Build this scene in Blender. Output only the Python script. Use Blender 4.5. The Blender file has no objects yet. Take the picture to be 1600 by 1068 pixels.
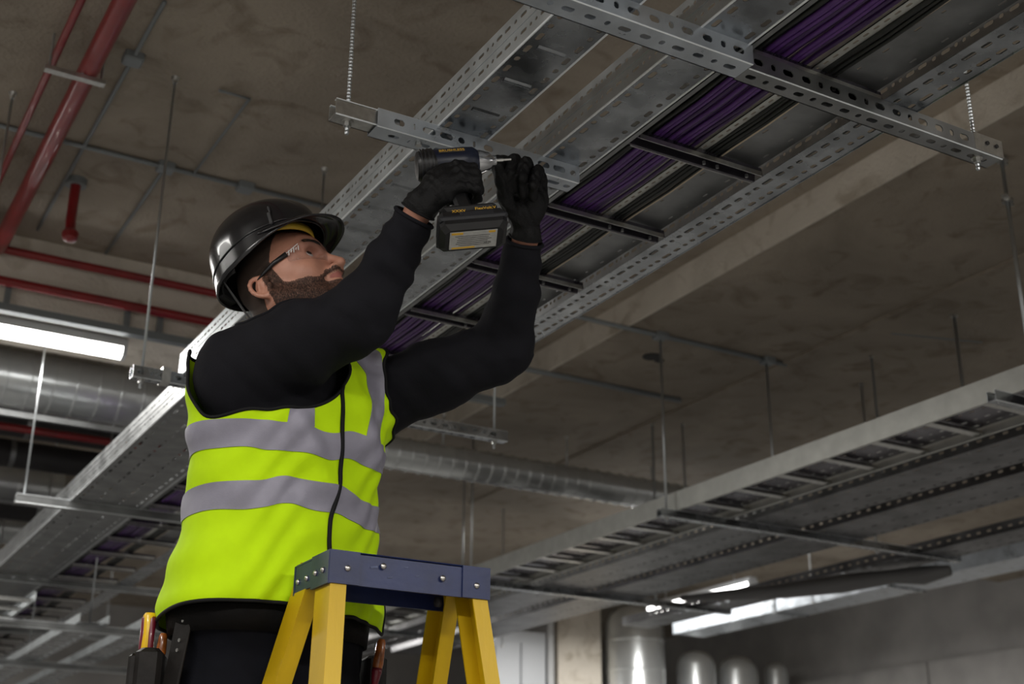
import bpy, bmesh, math, random
import numpy as np
from mathutils import Vector, Matrix

# ------------------------------------------------------------------ camera, world, exposure
H0 = 1.45                                   # camera height over the floor; all z below are given relative to it
sc = bpy.context.scene
C = sc.collection
PITCH, ROLL, YAW, FPX = math.radians(21.186), math.radians(.446), math.radians(29.777), 2082.0
_f = np.array([math.cos(PITCH)*math.sin(YAW), math.cos(PITCH)*math.cos(YAW), math.sin(PITCH)])
_r = np.array([math.cos(YAW), -math.sin(YAW), 0.0]); _u = np.cross(_r, _f)
CR, CU, CF = _r*math.cos(ROLL)+_u*math.sin(ROLL), -_r*math.sin(ROLL)+_u*math.cos(ROLL), _f
cd = bpy.data.cameras.new('camera'); cam = bpy.data.objects.new('camera', cd); C.objects.link(cam)
cam.matrix_world = Matrix(((CR[0], CU[0], -CF[0], 0), (CR[1], CU[1], -CF[1], 0), (CR[2], CU[2], -CF[2], H0), (0, 0, 0, 1)))
cd.sensor_width = 36; cd.lens = FPX/1600*36; cd.clip_start = .05; cd.clip_end = 100
cd.dof.use_dof = True; cd.dof.focus_distance = 2.86; cd.dof.aperture_fstop = 4.0
sc.camera = cam
w = bpy.data.worlds.new('world'); sc.world = w; w.use_nodes = True
w.node_tree.nodes['Background'].inputs[0].default_value = (.5, .55, .6, 1)
w.node_tree.nodes['Background'].inputs[1].default_value = .05
vs = sc.view_settings; vs.view_transform = 'Standard'; vs.look = 'None'; vs.gamma = 1; vs.use_curve_mapping = False
vs.exposure = 0.0
LAMP_W = 1.2                                # overall lamp scale

def cp(x, y, Z):                            # measured point of the photo at a depth in metres -> place in the room
    return CF*Z + CR*((x-800)/FPX*Z) - CU*((y-534)/FPX*Z)

# ------------------------------------------------------------------ materials
def mat(name, col, rough=.6, metal=0., noise=0., nscale=8., bump=0., bscale=60., col2=None, trans=0., emit=None, estr=0., coat=0., spec=None, rnoise=0., aniso=None, det=6., sheen=0.):
    m = bpy.data.materials.new(name); m.use_nodes = True
    nt = m.node_tree; b = nt.nodes['Principled BSDF']
    b.inputs['Base Color'].default_value = (*col, 1); b.inputs['Roughness'].default_value = rough; b.inputs['Metallic'].default_value = metal
    if trans: b.inputs['Transmission Weight'].default_value = trans
    if coat: b.inputs['Coat Weight'].default_value = coat
    if sheen: b.inputs['Sheen Weight'].default_value = sheen
    if spec is not None: b.inputs['Specular IOR Level'].default_value = spec
    if emit: b.inputs['Emission Color'].default_value = (*emit, 1); b.inputs['Emission Strength'].default_value = estr
    tc = nt.nodes.new('ShaderNodeTexCoord')
    mp = nt.nodes.new('ShaderNodeMapping'); nt.links.new(tc.outputs['Object'], mp.inputs[0])
    if aniso: mp.inputs['Scale'].default_value = aniso
    if noise or col2:
        n = nt.nodes.new('ShaderNodeTexNoise'); n.inputs['Scale'].default_value = nscale; n.inputs['Detail'].default_value = det
        nt.links.new(mp.outputs[0], n.inputs['Vector'])
        r = nt.nodes.new('ShaderNodeValToRGB'); r.color_ramp.elements[0].position = .35; r.color_ramp.elements[1].position = .68
        c2 = col2 if col2 else tuple(c*(1-noise) for c in col)
        r.color_ramp.elements[0].color = (*c2, 1); r.color_ramp.elements[1].color = (*col, 1)
        nt.links.new(n.outputs['Fac'], r.inputs[0]); nt.links.new(r.outputs[0], b.inputs['Base Color'])
        if rnoise:
            mr = nt.nodes.new('ShaderNodeMapRange'); mr.inputs['To Min'].default_value = rough-rnoise; mr.inputs['To Max'].default_value = rough+rnoise
            nt.links.new(n.outputs['Fac'], mr.inputs[0]); nt.links.new(mr.outputs[0], b.inputs['Roughness'])
    if bump:
        n2 = nt.nodes.new('ShaderNodeTexNoise'); n2.inputs['Scale'].default_value = bscale; n2.inputs['Detail'].default_value = 5
        nt.links.new(mp.outputs[0], n2.inputs['Vector'])
        bp = nt.nodes.new('ShaderNodeBump'); bp.inputs['Strength'].default_value = bump; bp.inputs['Distance'].default_value = .01
        nt.links.new(n2.outputs['Fac'], bp.inputs['Height']); nt.links.new(bp.outputs[0], b.inputs['Normal'])
    return m

def concrete(name, c1, c2, stain):
    m = bpy.data.materials.new(name); m.use_nodes = True; nt = m.node_tree; b = nt.nodes['Principled BSDF']; L = nt.links.new
    b.inputs['Roughness'].default_value = .85
    tc = nt.nodes.new('ShaderNodeTexCoord')
    n1 = nt.nodes.new('ShaderNodeTexNoise'); n1.inputs['Scale'].default_value = 1.1; n1.inputs['Detail'].default_value = 8; n1.inputs['Roughness'].default_value = .6; n1.inputs['Distortion'].default_value = .6
    n2 = nt.nodes.new('ShaderNodeTexNoise'); n2.inputs['Scale'].default_value = 5; n2.inputs['Detail'].default_value = 6; n2.inputs['Distortion'].default_value = 1.2
    n3 = nt.nodes.new('ShaderNodeTexNoise'); n3.inputs['Scale'].default_value = 60; n3.inputs['Detail'].default_value = 3
    for n in (n1, n2, n3): L(tc.outputs['Object'], n.inputs['Vector'])
    r1 = nt.nodes.new('ShaderNodeValToRGB'); r1.color_ramp.elements[0].position = .36; r1.color_ramp.elements[1].position = .66
    r1.color_ramp.elements[0].color = (*c2, 1); r1.color_ramp.elements[1].color = (*c1, 1); L(n1.outputs['Fac'], r1.inputs[0])
    r2 = nt.nodes.new('ShaderNodeValToRGB'); r2.color_ramp.elements[0].position = .28; r2.color_ramp.elements[1].position = .47
    r2.color_ramp.elements[0].color = (*stain, 1); r2.color_ramp.elements[1].color = (1, 1, 1, 1); L(n2.outputs['Fac'], r2.inputs[0])
    mx = nt.nodes.new('ShaderNodeMixRGB'); mx.blend_type = 'MULTIPLY'; mx.inputs[0].default_value = .75; L(r1.outputs[0], mx.inputs[1]); L(r2.outputs[0], mx.inputs[2])
    L(mx.outputs[0], b.inputs['Base Color'])
    bp = nt.nodes.new('ShaderNodeBump'); bp.inputs['Strength'].default_value = .35; bp.inputs['Distance'].default_value = .02
    L(n3.outputs['Fac'], bp.inputs['Height']); L(bp.outputs[0], b.inputs['Normal'])
    return m

M = dict(
    conc=concrete('concrete_soffit', (.40, .345, .28), (.27, .23, .185), (.55, .5, .45)),
    conc_pale=concrete('concrete_pale', (.80, .74, .65), (.60, .55, .47), (.6, .56, .5)),
    conc_floor=concrete('concrete_floor', (.25, .245, .235), (.18, .175, .17), (.6, .6, .6)),
    wallgrey=mat('painted_wall', (.42, .41, .40), .8, noise=.25, nscale=2),
    galv=mat('galvanised_sheet', (.50, .53, .56), .27, 1, noise=.5, nscale=9, rnoise=.1, bump=.08, bscale=25),  # darker for undersides: their dim floor reflection is put into the colour
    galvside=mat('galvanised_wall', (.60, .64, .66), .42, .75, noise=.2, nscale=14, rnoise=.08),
    galvdark=mat('dark_galvanised', (.34, .35, .355), .45, .9, noise=.35, nscale=10, rnoise=.1),  # darker grey galvanised tone
    edge=mat('lit_edge', (.88, .92, .95), .35, .35),  # near white so edges gleam: the highlight is put into the colour
    zinc=mat('zinc_steel', (.62, .62, .6), .35, 1, noise=.2, nscale=60),
    rod=mat('threaded_steel', (.55, .58, .6), .38, 1),
    rail=mat('ladder_rail_metal', (.62, .63, .60), .5, .8, noise=.15, nscale=12),
    foil=mat('spiral_duct_metal', (.74, .77, .78), .27, .72, noise=.12, nscale=5, bump=.15, bscale=9),
    red=mat('red_pipe_paint', (.29, .012, .015), .32, coat=.5, noise=.3, nscale=6),
    greyp=mat('grey_conduit', (.23, .25, .26), .5, .3),
    purple=mat('purple_cable', (.115, .036, .22), .36, noise=.35, nscale=5, spec=.6),
    purple2=mat('dark_purple_cable', (.05, .018, .095), .36, noise=.3, nscale=5, spec=.6),
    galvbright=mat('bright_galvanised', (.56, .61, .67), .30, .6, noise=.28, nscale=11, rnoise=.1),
    blackc=mat('black_cable', (.012, .014, .013), .42),
    blackrung=mat('dark_rung_metal', (.16, .15, .18), .26, .9, noise=.3, nscale=20),
    hous=mat('lamp_housing', (.55, .56, .57), .5),
    tube=mat('lit_diffuser', (.9, .9, .9), .4, emit=(1, .985, .95), estr=9),
    yellow=mat('yellow_fibreglass', (.58, .37, .0), .45, noise=.14, nscale=9, bump=.06, bscale=160, aniso=(1, 1, .12)),
    blue=mat('blue_plastic', (.010, .020, .088), .45, noise=.3, nscale=14, bump=.05, bscale=80),
    bluewear=mat('scuffed_blue', (.11, .13, .22), .6, noise=.4, nscale=80),
    rivet=mat('rivet', (.6, .58, .55), .35, 1),
    dirt=mat('dark_scuff', (.03, .028, .03), .7),
    skin=mat('skin', (.56, .265, .18), .48, noise=.16, nscale=30, bump=.05, bscale=220),
    lip=mat('lips', (.40, .14, .115), .45),
    beard=mat('beard', (.028, .015, .010), .7),
    hair=mat('short_hair', (.045, .028, .02), .8),
    sweat=mat('dark_sweatshirt', (.0072, .0072, .0105), .85, noise=.25, nscale=20, bump=.12, bscale=320, spec=.2),
    glove=mat('work_glove', (.0055, .0055, .006), .6, spec=.22, noise=.3, nscale=40, bump=.25, bscale=240),
    palm=mat('glove_palm_coating', (.02, .019, .018), .5, bump=.25, bscale=120),
    vest=mat('hi_vis_fabric', (.52, .80, .0), .8, noise=.05, nscale=30, bump=.05, bscale=500, spec=.25),
    reflect=mat('reflective_tape', (.27, .26, .32), .5, .1, bump=.05, bscale=300, noise=.12, nscale=25),
    piping=mat('black_binding', (.006, .006, .007), .7, spec=.2),
    trouser=mat('dark_trousers', (.006, .0065, .010), .85, noise=.3, nscale=20, bump=.1, bscale=200, spec=.12),
    belt=mat('tool_belt_webbing', (.006, .0055, .0055), .75, spec=.15, noise=.3, nscale=30, bump=.15, bscale=150),
    leather=mat('worn_black_leather', (.014, .012, .011), .55, noise=.4, nscale=25, bump=.12, bscale=60, spec=.2),
    helmet=mat('black_helmet', (.011, .011, .013), .22, coat=.3, noise=.3, nscale=25, rnoise=.06),
    helmetin=mat('helmet_lining', (.015, .015, .016), .7),
    band=mat('yellow_headband', (.55, .36, .03), .6),
    lens=mat('clear_lens', (.98, .98, .98), .02, trans=1.0),
    frost=mat('etched_mark', (.75, .75, .74), .5),
    frame=mat('glasses_frame', (.012, .012, .013), .35),
    eyew=mat('eye_white', (.62, .58, .55), .2), iris=mat('iris', (.03, .018, .012), .12),
    dblack=mat('tool_black_plastic', (.007, .007, .008), .40, noise=.3, nscale=40, rnoise=.08),
    dgrey=mat('tool_grey_plastic', (.015, .016, .020), .42, noise=.25, nscale=50),
    dblue=mat('tool_navy_plastic', (.005, .009, .024), .35),
    chrome=mat('chuck_steel', (.55, .56, .58), .22, 1),
    gold=mat('printed_yellow', (.62, .36, .03), .5),
    paper=mat('silver_label', (.42, .42, .41), .45, noise=.2, nscale=90),
    print=mat('dark_print', (.02, .02, .02), .6),
    sdred=mat('handle_red', (.15, .010, .022), .3, coat=.3), sdyel=mat('handle_yellow', (.85, .52, .01), .3, coat=.3),
    amber=mat('handle_amber', (.42, .12, .02), .25, noise=.6, nscale=40, coat=.5),
    darkfill=mat('dark_fill', (.03, .028, .03), .6, noise=.4, nscale=4), darksleeve=mat('dark_sleeve', (.15, .15, .152), .6, .3), galvdeep=mat('shaded_tray_metal', (.20, .20, .21), .4, .9, noise=.5, nscale=6),  # galvdeep: underside shade of the right run put into the colour
    darkvoid=mat('hole_shade', (.05, .05, .05), .9),
    panel=mat('pale_panel', (.5, .52, .55), .5, .2),
)
def thin_clear():                            # thin clear sheet: lets light straight through, mirrors a little
    m = bpy.data.materials.new('clear_lens_sheet'); m.use_nodes = True; nt = m.node_tree; nt.nodes.clear(); L = nt.links.new
    o = nt.nodes.new('ShaderNodeOutputMaterial'); x = nt.nodes.new('ShaderNodeMixShader'); t = nt.nodes.new('ShaderNodeBsdfTransparent'); g = nt.nodes.new('ShaderNodeBsdfGlossy'); f = nt.nodes.new('ShaderNodeLayerWeight'); mm = nt.nodes.new('ShaderNodeMath'); mm.operation = 'MULTIPLY_ADD'; mm.inputs[1].default_value = .30; mm.inputs[2].default_value = .02
    t.inputs[0].default_value = (.96, .96, .97, 1); g.inputs['Roughness'].default_value = .03; f.inputs[0].default_value = .25
    L(f.outputs['Facing'], mm.inputs[0]); L(mm.outputs[0], x.inputs[0]); L(t.outputs[0], x.inputs[1]); L(g.outputs[0], x.inputs[2]); L(x.outputs[0], o.inputs[0]); return m
M['lens'] = thin_clear()

# ------------------------------------------------------------------ mesh helper
class MB:
    def __init__(s): s.v = []; s.f = []; s.n = 0
    def add(s, v, f):
        v = np.asarray(v, float).reshape(-1, 3); s.v.append(v)
        s.f += [tuple(int(i)+s.n for i in q) for q in f]; s.n += len(v); return s
    def box(s, x0, x1, y0, y1, z0, z1):
        return s.obox(((x0+x1)/2, (y0+y1)/2, (z0+z1)/2), (1, 0, 0), (0, 1, 0), (0, 0, 1), abs(x1-x0)/2, abs(y1-y0)/2, abs(z1-z0)/2)
    def obox(s, c, a, b, d, ha, hb, hd, bev=0.):
        c, a, b, d = (np.asarray(q, float) for q in (c, a, b, d))
        if bev <= 0:
            v = [c+i*a*ha+j*b*hb+k*d*hd for k in (-1, 1) for j in (-1, 1) for i in (-1, 1)]
            return s.add(v, [(0, 2, 3, 1), (4, 5, 7, 6), (0, 1, 5, 4), (2, 6, 7, 3), (0, 4, 6, 2), (1, 3, 7, 5)])
        v = []
        for k, rb in ((-1, bev), (-1+bev/hd, 0), (1-bev/hd, 0), (1, bev)):
            for sx, sy, fx, fy in ((1, 1, 1, 0), (1, 1, 0, 1), (-1, 1, 0, 1), (-1, 1, 1, 0), (-1, -1, 1, 0), (-1, -1, 0, 1), (1, -1, 0, 1), (1, -1, 1, 0)):
                x = ha-rb-(0 if fx else bev) ; y = hb-rb-(0 if fy else bev)
                v.append(c+a*sx*x+b*sy*y+d*k*hd)
        f = [tuple(range(7, -1, -1)), tuple(range(24, 32))]
        for q in range(3):
            for i in range(8): f.append((q*8+i, q*8+(i+1) % 8, q*8+8+(i+1) % 8, q*8+8+i))
        return s.add(v, f)
    def bar(s, p, q, wd, ht, up=(0, 0, 1), bev=0.):
        p, q = np.asarray(p, float), np.asarray(q, float); d = q-p; L = np.linalg.norm(d); d = d/L
        a = np.cross(np.asarray(up, float), d); a /= np.linalg.norm(a); b = np.cross(d, a)
        return s.obox((p+q)/2, a, b, d, wd/2, ht/2, L/2, bev)
    def tube(s, pts, r, n=8, cap=True, closed=False):
        pts = [np.asarray(p, float) for p in pts]; m = len(pts)
        rr = r if hasattr(r, '__len__') else [r]*m
        t0 = pts[1]-pts[0]; ref = np.array([0, 0, 1.]) if abs(t0[2]) < .9*np.linalg.norm(t0) else np.array([1., 0, 0])
        v = []; a = None
        for i, p in enumerate(pts):
            if closed: t = pts[(i+1) % m]-pts[i-1]
            else: t = pts[min(i+1, m-1)]-pts[max(i-1, 0)]
            t = t/(np.linalg.norm(t)+1e-12)
            a = np.cross(ref, t) if a is None else a-t*np.dot(a, t)
            a = a/(np.linalg.norm(a)+1e-12); b = np.cross(t, a)
            for k in range(n):
                an = 2*math.pi*k/n; v.append(p+(a*math.cos(an)+b*math.sin(an))*rr[i])
        f = []
        for i in range(m if closed else m-1):
            j = (i+1) % m
            for k in range(n): f.append((i*n+k, i*n+(k+1) % n, j*n+(k+1) % n, j*n+k))
        if cap and not closed: f += [tuple(range(n-1, -1, -1)), tuple(range((m-1)*n, m*n))]
        return s.add(v, f)
    def prism(s, poly, o, a, b, d, L):        # polygon (u,v) in the plane a,b pushed along d by L
        o, a, b, d = (np.asarray(q, float) for q in (o, a, b, d)); n = len(poly)
        v = [o+a*p[0]+b*p[1] for p in poly]+[o+a*p[0]+b*p[1]+d*L for p in poly]
        f = [tuple(range(n-1, -1, -1)), tuple(range(n, 2*n))]+[(i, (i+1) % n, n+(i+1) % n, n+i) for i in range(n)]
        return s.add(v, f)
    def sheet(s, o, a, b, U, V, us, vs_, hole, th):
        """sheet metal U x V from corner o along a and b, th thick; cut lines us, vs_ make cells; hole(i,j) -> margins or None"""
        o, a, b = (np.asarray(q, float) for q in (o, a, b)); n = np.cross(a, b)
        P = []; F = []
        def q(u, v, k): P.append(o+a*u+b*v-n*(th*k)); return len(P)-1
        for i in range(len(us)-1):
            for j in range(len(vs_)-1):
                u0, u1, v0, v1 = us[i], us[i+1], vs_[j], vs_[j+1]
                h = hole(i, j)
                oc = [[q(u, v, k) for u, v in ((u0, v0), (u1, v0), (u1, v1), (u0, v1))] for k in (0, 1)]
                if not h:
                    F.append(tuple(oc[0])); F.append(tuple(oc[1][::-1])); continue
                hu, hv = h; cu, cv = (u0+u1)/2, (v0+v1)/2; c = min(hu, hv)*.6
                ring = [(-hu, -hv+c), (-hu+c, -hv), (hu-c, -hv), (hu, -hv+c), (hu, hv-c), (hu-c, hv), (-hu+c, hv), (-hu, hv-c)]
                ic = [[q(cu+x, cv+y, k) for x, y in ring] for k in (0, 1)]
                for k in (0, 1):
                    O, I = oc[k], ic[k]
                    fs = [(O[0], O[1], I[2], I[1]), (O[1], I[3], I[2]), (O[1], O[2], I[4], I[3]), (O[2], I[5], I[4]), (O[2], O[3], I[6], I[5]), (O[3], I[7], I[6]), (O[3], O[0], I[0], I[7]), (O[0], I[1], I[0])]
                    F += fs if k == 0 else [x[::-1] for x in fs]
                for e in range(8): F.append((ic[0][e], ic[0][(e+1) % 8], ic[1][(e+1) % 8], ic[1][e]))
        # rim
        P0 = [q(u, v, k) for k in (0, 1) for u, v in ((0, 0), (U, 0), (U, V), (0, V))]
        for e in range(4): F.append((P0[e], P0[4+e], P0[4+(e+1) % 4], P0[(e+1) % 4]))
        return s.add(P, F)

def link(name, me, m, parent=None, smooth=False, origin=None):
    o = bpy.data.objects.new(name, me); C.objects.link(o)
    if m is not None: me.materials.append(m)
    if parent is not None: o.parent = parent
    return o

def worg(o):                                  # world origin of a thing / part (only translations are used)
    v = np.zeros(3)
    while o is not None: v += np.array(o.location); o = o.parent
    return v

def obj(name, mb, m, parent=None, smooth=False, **kw):
    V = np.vstack(mb.v)+np.array([0, 0, H0])
    if parent is None: org = (V.min(0)+V.max(0))/2; org[2] = V[:, 2].min()
    else: org = worg(parent)
    me = bpy.data.meshes.new(name); me.from_pydata((V-org).tolist(), [], mb.f); me.update()
    if smooth: me.polygons.foreach_set('use_smooth', [True]*len(me.polygons))
    o = link(name, me, m, parent)
    if parent is None: o.location = org
    if smooth == 'auto':
        bpy_sharp(me, 40)
    if kw: tag(o, **kw)
    return o

def bpy_sharp(me, deg):
    bm = bmesh.new(); bm.from_mesh(me)
    for e in bm.edges:
        if len(e.link_faces) == 2 and e.calc_face_angle(0) > math.radians(deg): e.smooth = False
    bm.to_mesh(me); bm.free()

def tag(o, label=None, cat=None, group=None, kind=None):
    if label: o['label'] = label
    if cat: o['category'] = cat
    if group: o['group'] = group
    if kind: o['kind'] = kind
    return o

def thing(name, loc, label, cat, group=None):
    o = bpy.data.objects.new(name, None); C.objects.link(o); o.empty_display_size = .1
    o.location = (loc[0], loc[1], loc[2]+H0)
    return tag(o, label, cat, group)

def copy_tree(o, delta=None, parent=None):
    c = o.copy(); C.objects.link(c); c.parent = parent
    if delta is not None: c.location = Vector(c.location)+Vector(delta)
    for ch in list(o.children): copy_tree(ch, None, c)
    return c

PI = math.pi
X, Y, Z = np.eye(3)
rng = random.Random(7)

# ------------------------------------------------------------------ large lamps (batten fittings, both seen and added)
def area(name, loc, sx, sy, power, col=(1, .97, .92), rot=(0, 0, 0)):
    d = bpy.data.lights.new(name, 'AREA'); d.shape = 'RECTANGLE'; d.size = sx; d.size_y = sy; d.energy = power*LAMP_W; d.color = col
    o = bpy.data.objects.new(name, d); C.objects.link(o); o.location = (loc[0], loc[1], loc[2]+H0); o.rotation_euler = rot
    return o

def batten(p, q, label, power, group=None, hang=None):
    p, q = np.asarray(p, float), np.asarray(q, float); d = q-p; L = np.linalg.norm(d); d /= L
    t = thing('batten_light', (p+q)/2, label, 'light', group)
    s = np.cross(d, Z)
    b = MB(); b.prism([(-.05, .0), (.05, .0), (.035, .045), (-.035, .045)], p, s, Z, d, L); obj('housing', b, M['hous'], t)
    b = MB(); b.prism([(-.046, .0), (-.036, -.038), (0, -.052), (.036, -.038), (.046, .0)], p+d*.02, s, Z, d, L-.04); obj('diffuser', b, M['tube'], t)
    for e in (p, q-d*.02):
        b = MB(); b.prism([(-.05, .002), (-.04, -.042), (0, -.056), (.04, -.042), (.05, .002)], e, s, Z, d, .02); obj('end_cap', b, M['hous'], t)
    if hang:
        for c_ in (p+d*.25, q-d*.25): obj('hanger_rod', MB().tube([c_+Z*.04, np.array([c_[0], c_[1], hang])], .004, 6), M['rod'], t)
    c = (p+q)/2; ang = math.atan2(d[1], d[0])
    a = area('lamp', (c[0], c[1], c[2]-.06), L-.04, .09, power, rot=(0, 0, ang)); a.parent = None
    a.parent = t; a.location = (0, 0, -.06)
    return t

# ------------------------------------------------------------------ the setting
def struct(name, b, m, parent=None):
    o = obj(name, b, m, parent)
    if parent is None: o['kind'] = 'structure'
    return o
CEIL, SLAB = 2.72, 2.57
b = MB().box(-4, 3.7, -4, 16, CEIL, CEIL+.25).box(3.7, 11, 8.9, 16, CEIL, CEIL+.25); ceil = struct('ceiling', b, M['conc'])
b = MB().box(3.7, 11, -4, 8.9, SLAB, SLAB+.4); struct('ceiling_right', b, M['conc'])
b = MB().box(4.72, 11, -4, 8.9, SLAB-.014, SLAB); struct('trim_3', b, M['conc'])
b = MB().box(3.688, 3.70, -4, 8.9, SLAB-.002, CEIL); struct('trim_1', b, M['conc_pale'])     # pale form-board edge of the dropped slab
b = MB().box(-4, 2.75, 6.09, 6.55, 2.34, CEIL); struct('trim_2', b, M['conc_pale'])          # downstand beam
b = MB().box(-4, 11, -4, 16, -1.6, -1.45); struct('floor', b, M['conc_floor'])
b = MB().box(-4, 11, 15.8, 16, -1.45, CEIL); struct('wall_back', b, M['wallgrey'])
b = MB().box(-4.2, -4, -4, 16, -1.45, CEIL); struct('wall_left', b, M['wallgrey'])
b = MB().box(10.6, 10.8, -4, 16, -1.45, CEIL); struct('wall_right', b, M['wallgrey'])
b = MB().box(-4, 11, -4.2, -4, -1.45, CEIL); struct('wall_front', b, M['wallgrey'])
# wall panels with open joints, right side
for i in range(5):
    b = MB().box(10.56, 10.6, 3.0+i*2.3, 3.0+i*2.3+2.28, -1.45, 1.9); struct('wall_panel', b, M['wallgrey'])

# ------------------------------------------------------------------ sheet metal makers
def rowcuts(L, pitch, pattern):
    """returns u cut lines and list of half lengths"""
    us = [0.]; hs = []; i = 0
    while us[-1] < L-1e-6:
        p, h = pattern[i % len(pattern)]; us.append(min(L, us[-1]+p)); hs.append(h if us[-1]-us[-2] > p-1e-6 else None); i += 1
    return us, hs
PAT = [(.036, .0125), (.036, .0125), (.022, .005), (.022, .005), (.036, .0125), (.030, .006)]
def slotsheet(mb, o, a, b, U, V, rows, pat=PAT, hv=.0042, th=.0015, shift=0.):
    """rows: list of centre v positions"""
    for k, vc in enumerate(rows):
        pass
    cuts = [0.]
    flags = []
    for vc in rows:
        cuts += [vc-.009, vc+.009]; flags += [False, True]
    cuts.append(V); flags.append(False)
    us, hs = rowcuts(U, 0, pat)
    # plain strips get one cell, slotted strips many
    o = np.asarray(o, float); a = np.asarray(a, float); b = np.asarray(b, float)
    for j in range(len(cuts)-1):
        v0, v1 = cuts[j], cuts[j+1]
        if v1-v0 < 1e-5: continue
        if flags[j]: mb.sheet(o+b*v0, a, b, U, v1-v0, us, [0, v1-v0], lambda i, jj: (hs[i], hv) if hs[i] else None, th)
        else: mb.sheet(o+b*v0, a, b, U, v1-v0, [0, U], [0, v1-v0], lambda i, jj: None, th)
    return mb

ZT = 1.56                                     # underside of the trays = top of the strut channels
Y0, Y1 = .6, 13.0
def far_split(fn, y0, y1, lim=7.2):
    fn(y0, min(y1, lim), True)
    if y1 > lim: fn(lim, y1, False)

def make_tray(x0, x1, y0, y1, z, h, label, m_side, m_base, group=None, ribs=True, rows=None):
    t = thing('cable_tray', ((x0+x1)/2, (y0+y1)/2, z), label, 'cable tray', group)
    L = y1-y0; near = min(L, max(0.2, 9.5-y0)); wide = x1-x0
    for sx, xx, name in ((1, x0, 'side_wall'), (-1, x1, 'side_wall')):
        b = MB()
        lo = np.array([xx, y0, z]); aa = Y
        slotsheet(b, lo if sx > 0 else lo, aa, Z, near, h, [h*.30, h*.76])
        if L > near: b.box(xx-.0008, xx+.0008, y0+near, y1, z, z+h)
        b.box(xx-.0035, xx+.001, y0, y1, z+h*.52-.0015, z+h*.52+.0015)       # pressed crease between the slot rows
        b.box(min(xx, xx+sx*.012), max(xx, xx+sx*.012), y0, y1, z+h-.0015, z+h)
        obj(name, b, m_side, t)
        b = MB().bar((xx, y0, z), (xx, y1, z), .005, .005, bev=.0015); obj('rolled_edge', b, M['edge'], t)
    b = MB()
    slotsheet(b, (x0, y0, z), Y, X, near, wide, rows or [.018, wide-.018], pat=[(.05, .014), (.05, .014), (.035, .008)] if not rows else [(.09, .026), (.07, .012)], hv=.006 if not rows else .0055)
    if L > near: b.box(x0, x1, y0+near, y1, z, z+.0015)
    obj('base_plate', b, m_base, t)
    if ribs:
        n = 0; y = y0+.15
        while y < min(y1, 8):
            c = np.array([(x0+x1)/2, y, z-.001]); hw = wide/2-.032
            b = MB(); prof = [(-.009, .0012), (-.003, -.0022), (.001, -.0022), (.009, .0012)]
            b.prism(prof, c-X*hw, Y, Z, X, 2*hw); obj('pressed_rib', b, m_base, t); y += .14; n += 1
    return t

make_tray(1.172, 1.302, Y0, 4.40, ZT, .09, 'leftmost overhead galvanised cable tray, slotted bright side wall, running away above the worker', M['galvside'], M['galv'])
make_tray(1.452, 1.573, Y0, 4.40, ZT, .09, 'second galvanised tray from left, beside the purple cables, plain grey underside', M['galvside'], M['galv'], ribs=False)
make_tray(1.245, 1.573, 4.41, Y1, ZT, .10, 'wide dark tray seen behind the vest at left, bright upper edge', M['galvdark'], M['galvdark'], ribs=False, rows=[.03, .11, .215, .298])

# wide ladder with the purple and black cables
lad = thing('cable_ladder', (1.82, 6.8, ZT), 'wide overhead cable ladder carrying purple and black cables, perforated right flange', 'cable ladder')
LY = Y1-Y0
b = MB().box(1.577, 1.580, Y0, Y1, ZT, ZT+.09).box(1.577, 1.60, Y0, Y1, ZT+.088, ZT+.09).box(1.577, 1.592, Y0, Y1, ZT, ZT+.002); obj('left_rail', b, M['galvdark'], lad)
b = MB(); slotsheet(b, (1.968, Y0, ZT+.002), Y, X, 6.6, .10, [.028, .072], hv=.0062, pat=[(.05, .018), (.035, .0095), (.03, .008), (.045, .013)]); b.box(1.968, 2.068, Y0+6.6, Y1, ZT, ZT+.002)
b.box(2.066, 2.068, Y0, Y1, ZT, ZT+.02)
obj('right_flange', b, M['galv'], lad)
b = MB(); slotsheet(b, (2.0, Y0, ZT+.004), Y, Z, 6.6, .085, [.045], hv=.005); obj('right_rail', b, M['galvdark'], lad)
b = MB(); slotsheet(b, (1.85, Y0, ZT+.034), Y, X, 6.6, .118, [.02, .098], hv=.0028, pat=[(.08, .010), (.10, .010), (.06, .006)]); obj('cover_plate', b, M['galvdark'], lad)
b = MB(); slotsheet(b, (1.776, Y0, ZT+.03), Y, X, 6.6, .026, [.013], hv=.003, pat=[(.03, .008)]); b.box(1.776, 1.778, Y0, Y0+6.6, ZT+.03, ZT+.08); obj('divider_strip', b, M['rail'], lad)
def rung(x0, x1, y):
    b = MB(); prof = [(-.020, 0), (-.020, .0015), (-.016, .0015), (-.013, .024), (.013, .024), (.016, .0015), (.020, .0015), (.020, 0), (.015, 0), (.012, .0215), (-.012, .0215), (-.015, 0)]
    b.prism(prof, (x0, y, ZT+.001), Y, Z, X, x1-x0)
    return b
for k in range(28):
    y = 1.82+k*.405
    if y > Y1: break
    r = obj('rung', rung(1.582, 1.968, y), M['blackrung'], lad)
    b = MB().box(1.60, 1.96, y-.0215, y-.0195, ZT-.002, ZT+.010).box(1.60, 1.96, y+.0195, y+.0215, ZT-.002, ZT+.010); obj('rung_lip', b, M['zinc'], r)
    for xx in (1.80, 1.84, 1.93): obj('bolt_head', MB().tube([(xx, y, ZT-.004), (xx, y, ZT+.004)], .004, 6), M['galvdark'], r)

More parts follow.
